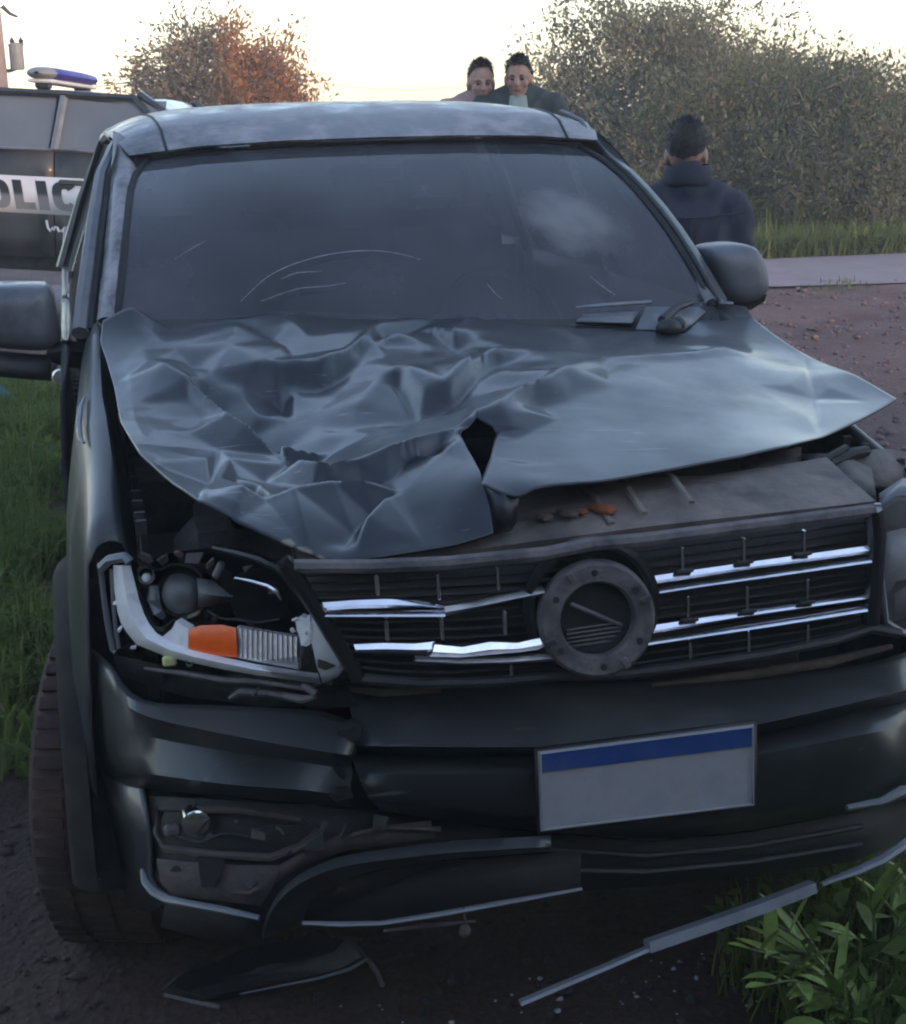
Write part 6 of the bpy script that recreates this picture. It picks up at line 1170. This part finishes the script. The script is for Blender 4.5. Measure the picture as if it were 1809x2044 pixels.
# loose stones on the verge
def stones(n, x0, x1, y0, y1, s0, s1, m, name):
    mb = MB(); base = MB().ell((0, 0, 0), (1, 1, 1), 6, 4); A = np.array(base.v); F_ = np.array(base.f); xy = np.c_[x0 + (x1 - x0) * RNG.random(n), y0 + (y1 - y0) * RNG.random(n)]
    z = hills(xy[:, 0], xy[:, 1]); s = s0 + (s1 - s0) * RNG.random(n) ** 3; sc = np.stack([s, s * (.6 + .5 * RNG.random(n)), s * (.4 + .3 * RNG.random(n))], 1); a = RNG.random(n) * 6.28
    V = A[None] * sc[:, None] * (1 + .22 * RNG.normal(size=(n, len(A), 1))); c, s_ = np.cos(a)[:, None], np.sin(a)[:, None]; X_ = V[..., 0] * c - V[..., 1] * s_; Y_ = V[..., 0] * s_ + V[..., 1] * c
    V = np.stack([X_ + xy[:, 0, None], Y_ + xy[:, 1, None], V[..., 2] + z[:, None] + sc[:, 2, None] * .4], -1).reshape(-1, 3); Fq = (F_[None] + (np.arange(n) * len(A))[:, None, None]).reshape(-1, 4)
    ob = fast_mesh(name, V, Fq, m); ob['kind'] = 'stuff'
M['stone'] = mat('verge_stone', (.13, .092, .098), .9, 0, .5, 9)
stones(5000, 1.2, 9, 2.0, 10.9, .008, .035, M['stone'], 'gravel')
M['clod'] = mat('soil_clod', (.05, .033, .03), .95, 0, .4, 9)
stones(1500, -1.6, 1.6, -.3, 1.6, .003, .014, M['clod'], 'soil_clods')
stones(700, -3.5, -.9, .3, 2.0, .005, .022, M['clod'], 'soil_clods')

M['crumb'] = mat('glass_crumbs', (.35, .36, .38), .15, 0, .3, 30, coat=.5)
stones(260, -.9, .9, -.25, .45, .003, .008, M['crumb'], 'glass_crumbs'); stones(60, -.9, .8, -.25, .5, .010, .030, M['black'], 'plastic_debris')
# leafy weed in the near corner, each leaf a piece
def weed(label, base, spec, group=None):
    root = thing('weed_plant', label, 'weed', tuple(base), 0, group); lm = M.setdefault('weedleaf', mat('weed_leaf', (.17, .245, .05), .55, 0, .35, 25, bump=.2, bscale=60)); sm_ = M.setdefault('weedstem', mat('weed_stem', (.09, .12, .05), .6, 0, .25, 20))
    for stem, lv in spec:
        mb = MB(); S = [np.array(p, float) for p in stem]; mb.tube(S, np.linspace(.0055, .002, len(S)), 6); obj('stem', mb, sm_, root, local=True)
        for p, d, ln, w, dr in lv:
            p = np.array(p, float); d = np.array(d, float); d /= np.linalg.norm(d); sd_ = np.cross(d, [0, 0, 1.]); sd_ /= np.linalg.norm(sd_) + 1e-6; up = np.cross(sd_, d); rws = []
            for k in range(7):
                t_ = k / 6; c_ = p + d * ln * t_ - np.array([0, 0, dr * t_ * t_]); ww = w * (math.sin(math.pi * min(t_ * .92 + .06, 1)) ** .8); rws.append([c_ - sd_ * ww / 2 + up * ww * .18, c_, c_ + sd_ * ww / 2 + up * ww * .18])
            mb = MB(); mb.loft(rws); obj('leaf', mb, lm, root, local=True, smooth=60)
    return root
def weed_spec(tips, base, nl, seed, wl=.022):
    rs = random.Random(seed); out = []
    for tp in tips:
        tp = np.array(tp) - np.array(base); S = [np.zeros(3), tp * .35 + np.array([rs.gauss(0, .01), 0, .02]), tp * .7 + np.array([0, rs.gauss(0, .01), .025]), tp]; lv = []
        for k in range(nl):
            t_ = .12 + .88 * k / nl; i = min(int(t_ * 3), 2); f_ = t_ * 3 - i; p = S[i] * (1 - f_) + S[i + 1] * f_; dd = tp / np.linalg.norm(tp); a = rs.random() * 6.28; o = np.array([math.cos(a), math.sin(a) * .7, rs.uniform(-.2, .5)]); lv.append((p, dd * .8 + o * .75, rs.uniform(.08, .17), wl * rs.uniform(.7, 1.4), rs.uniform(.0, .04)))
        lv.append((S[3], S[3] - S[2], .07, wl, .0)); out.append((S, lv))
    return out
b0 = PZ(1700, 2010, GZ + .01)
tips = [PY(1545, 1840, b0[1] - .02), PY(1500, 1895, b0[1] - .08), PY(1530, 1965, b0[1] - .12), PY(1590, 1900, b0[1] + .04), PY(1640, 1985, b0[1] - .1)]
weed('bright green narrow-leaved weed growing in front of the torn trim', b0, weed_spec(tips, b0, 9, 5), None)
root = bpy.data.objects['weed_plant']; q = PY(1580, 1822, b0[1] + .03) - b0; mb = MB(); mb.tube([np.zeros(3), q * .5 + np.array([.004, 0, .0]), q], [.004, .0035, .002], 6); obj('stem', mb, mat('dry_stalk', (.24, .22, .14), .8, 0, .2, 20), root, local=True, label='dry bare stalk')
for k, (u, v, tu, tv) in enumerate([(1760, 1960, 1735, 1800), (1830, 1900, 1815, 1760), (1700, 2060, 1660, 2000)]):
    b1 = PZ(u, v, GZ + .01); tp = [PY(tu, tv, b1[1]), PY(tu + 60, tv + 20, b1[1] + .03), PY(tu - 40, tv + 70, b1[1] - .04)]
    weed(['tall single-leaf weed right of the bright weed', 'weed at the right edge under the bumper end', 'low weed at the bottom edge in front of the bright weed'][k], b1, weed_spec(tp, b1, 5, 30 + k, .026), None)
# teal cloth in the grass at the left edge
b0 = PZ(-15, 830, GZ + .02); c0 = np.array(b0); mb = MB(); rws = []
for k in range(9):
    t_ = k / 8; rws.append([c0 + np.array([(.16 - .10 * t_) * math.cos(a) * (1 + .22 * math.sin(3 * a + 4 * t_)), (.14 - .09 * t_) * math.sin(a) * (1 + .2 * math.sin(5 * a + 2 * t_)), .02 + .20 * t_ + .015 * math.sin(4 * a)]) for a in np.linspace(0, 2 * math.pi, 25)[:-1]])
mb.loft(rws, closed=True, cap=True); tag(obj('teal_cloth', mb, mat('teal_cloth', (.012, .10, .11), .85, 0, .3, 12, bump=.5, bscale=14), smooth=60), 'crumpled teal cloth in the grass below the near door mirror', 'cloth')

# ================================================================== haze over the fields
m = bpy.data.materials.new('evening_haze'); m.use_nodes = True; t = m.node_tree; t.nodes.clear(); pv = t.nodes.new('ShaderNodeVolumePrincipled'); o_ = t.nodes.new('ShaderNodeOutputMaterial'); pv.inputs['Color'].default_value = (.92, .92, .95, 1); pv.inputs['Density'].default_value = .0045; pv.inputs['Anisotropy'].default_value = .2; t.links.new(pv.outputs[0], o_.inputs['Volume'])
mb = MB(); mb.box((0, 0, 2.9), (330, 330, 8.2)); tag(obj('haze', mb, m, smooth=0), kind='stuff')
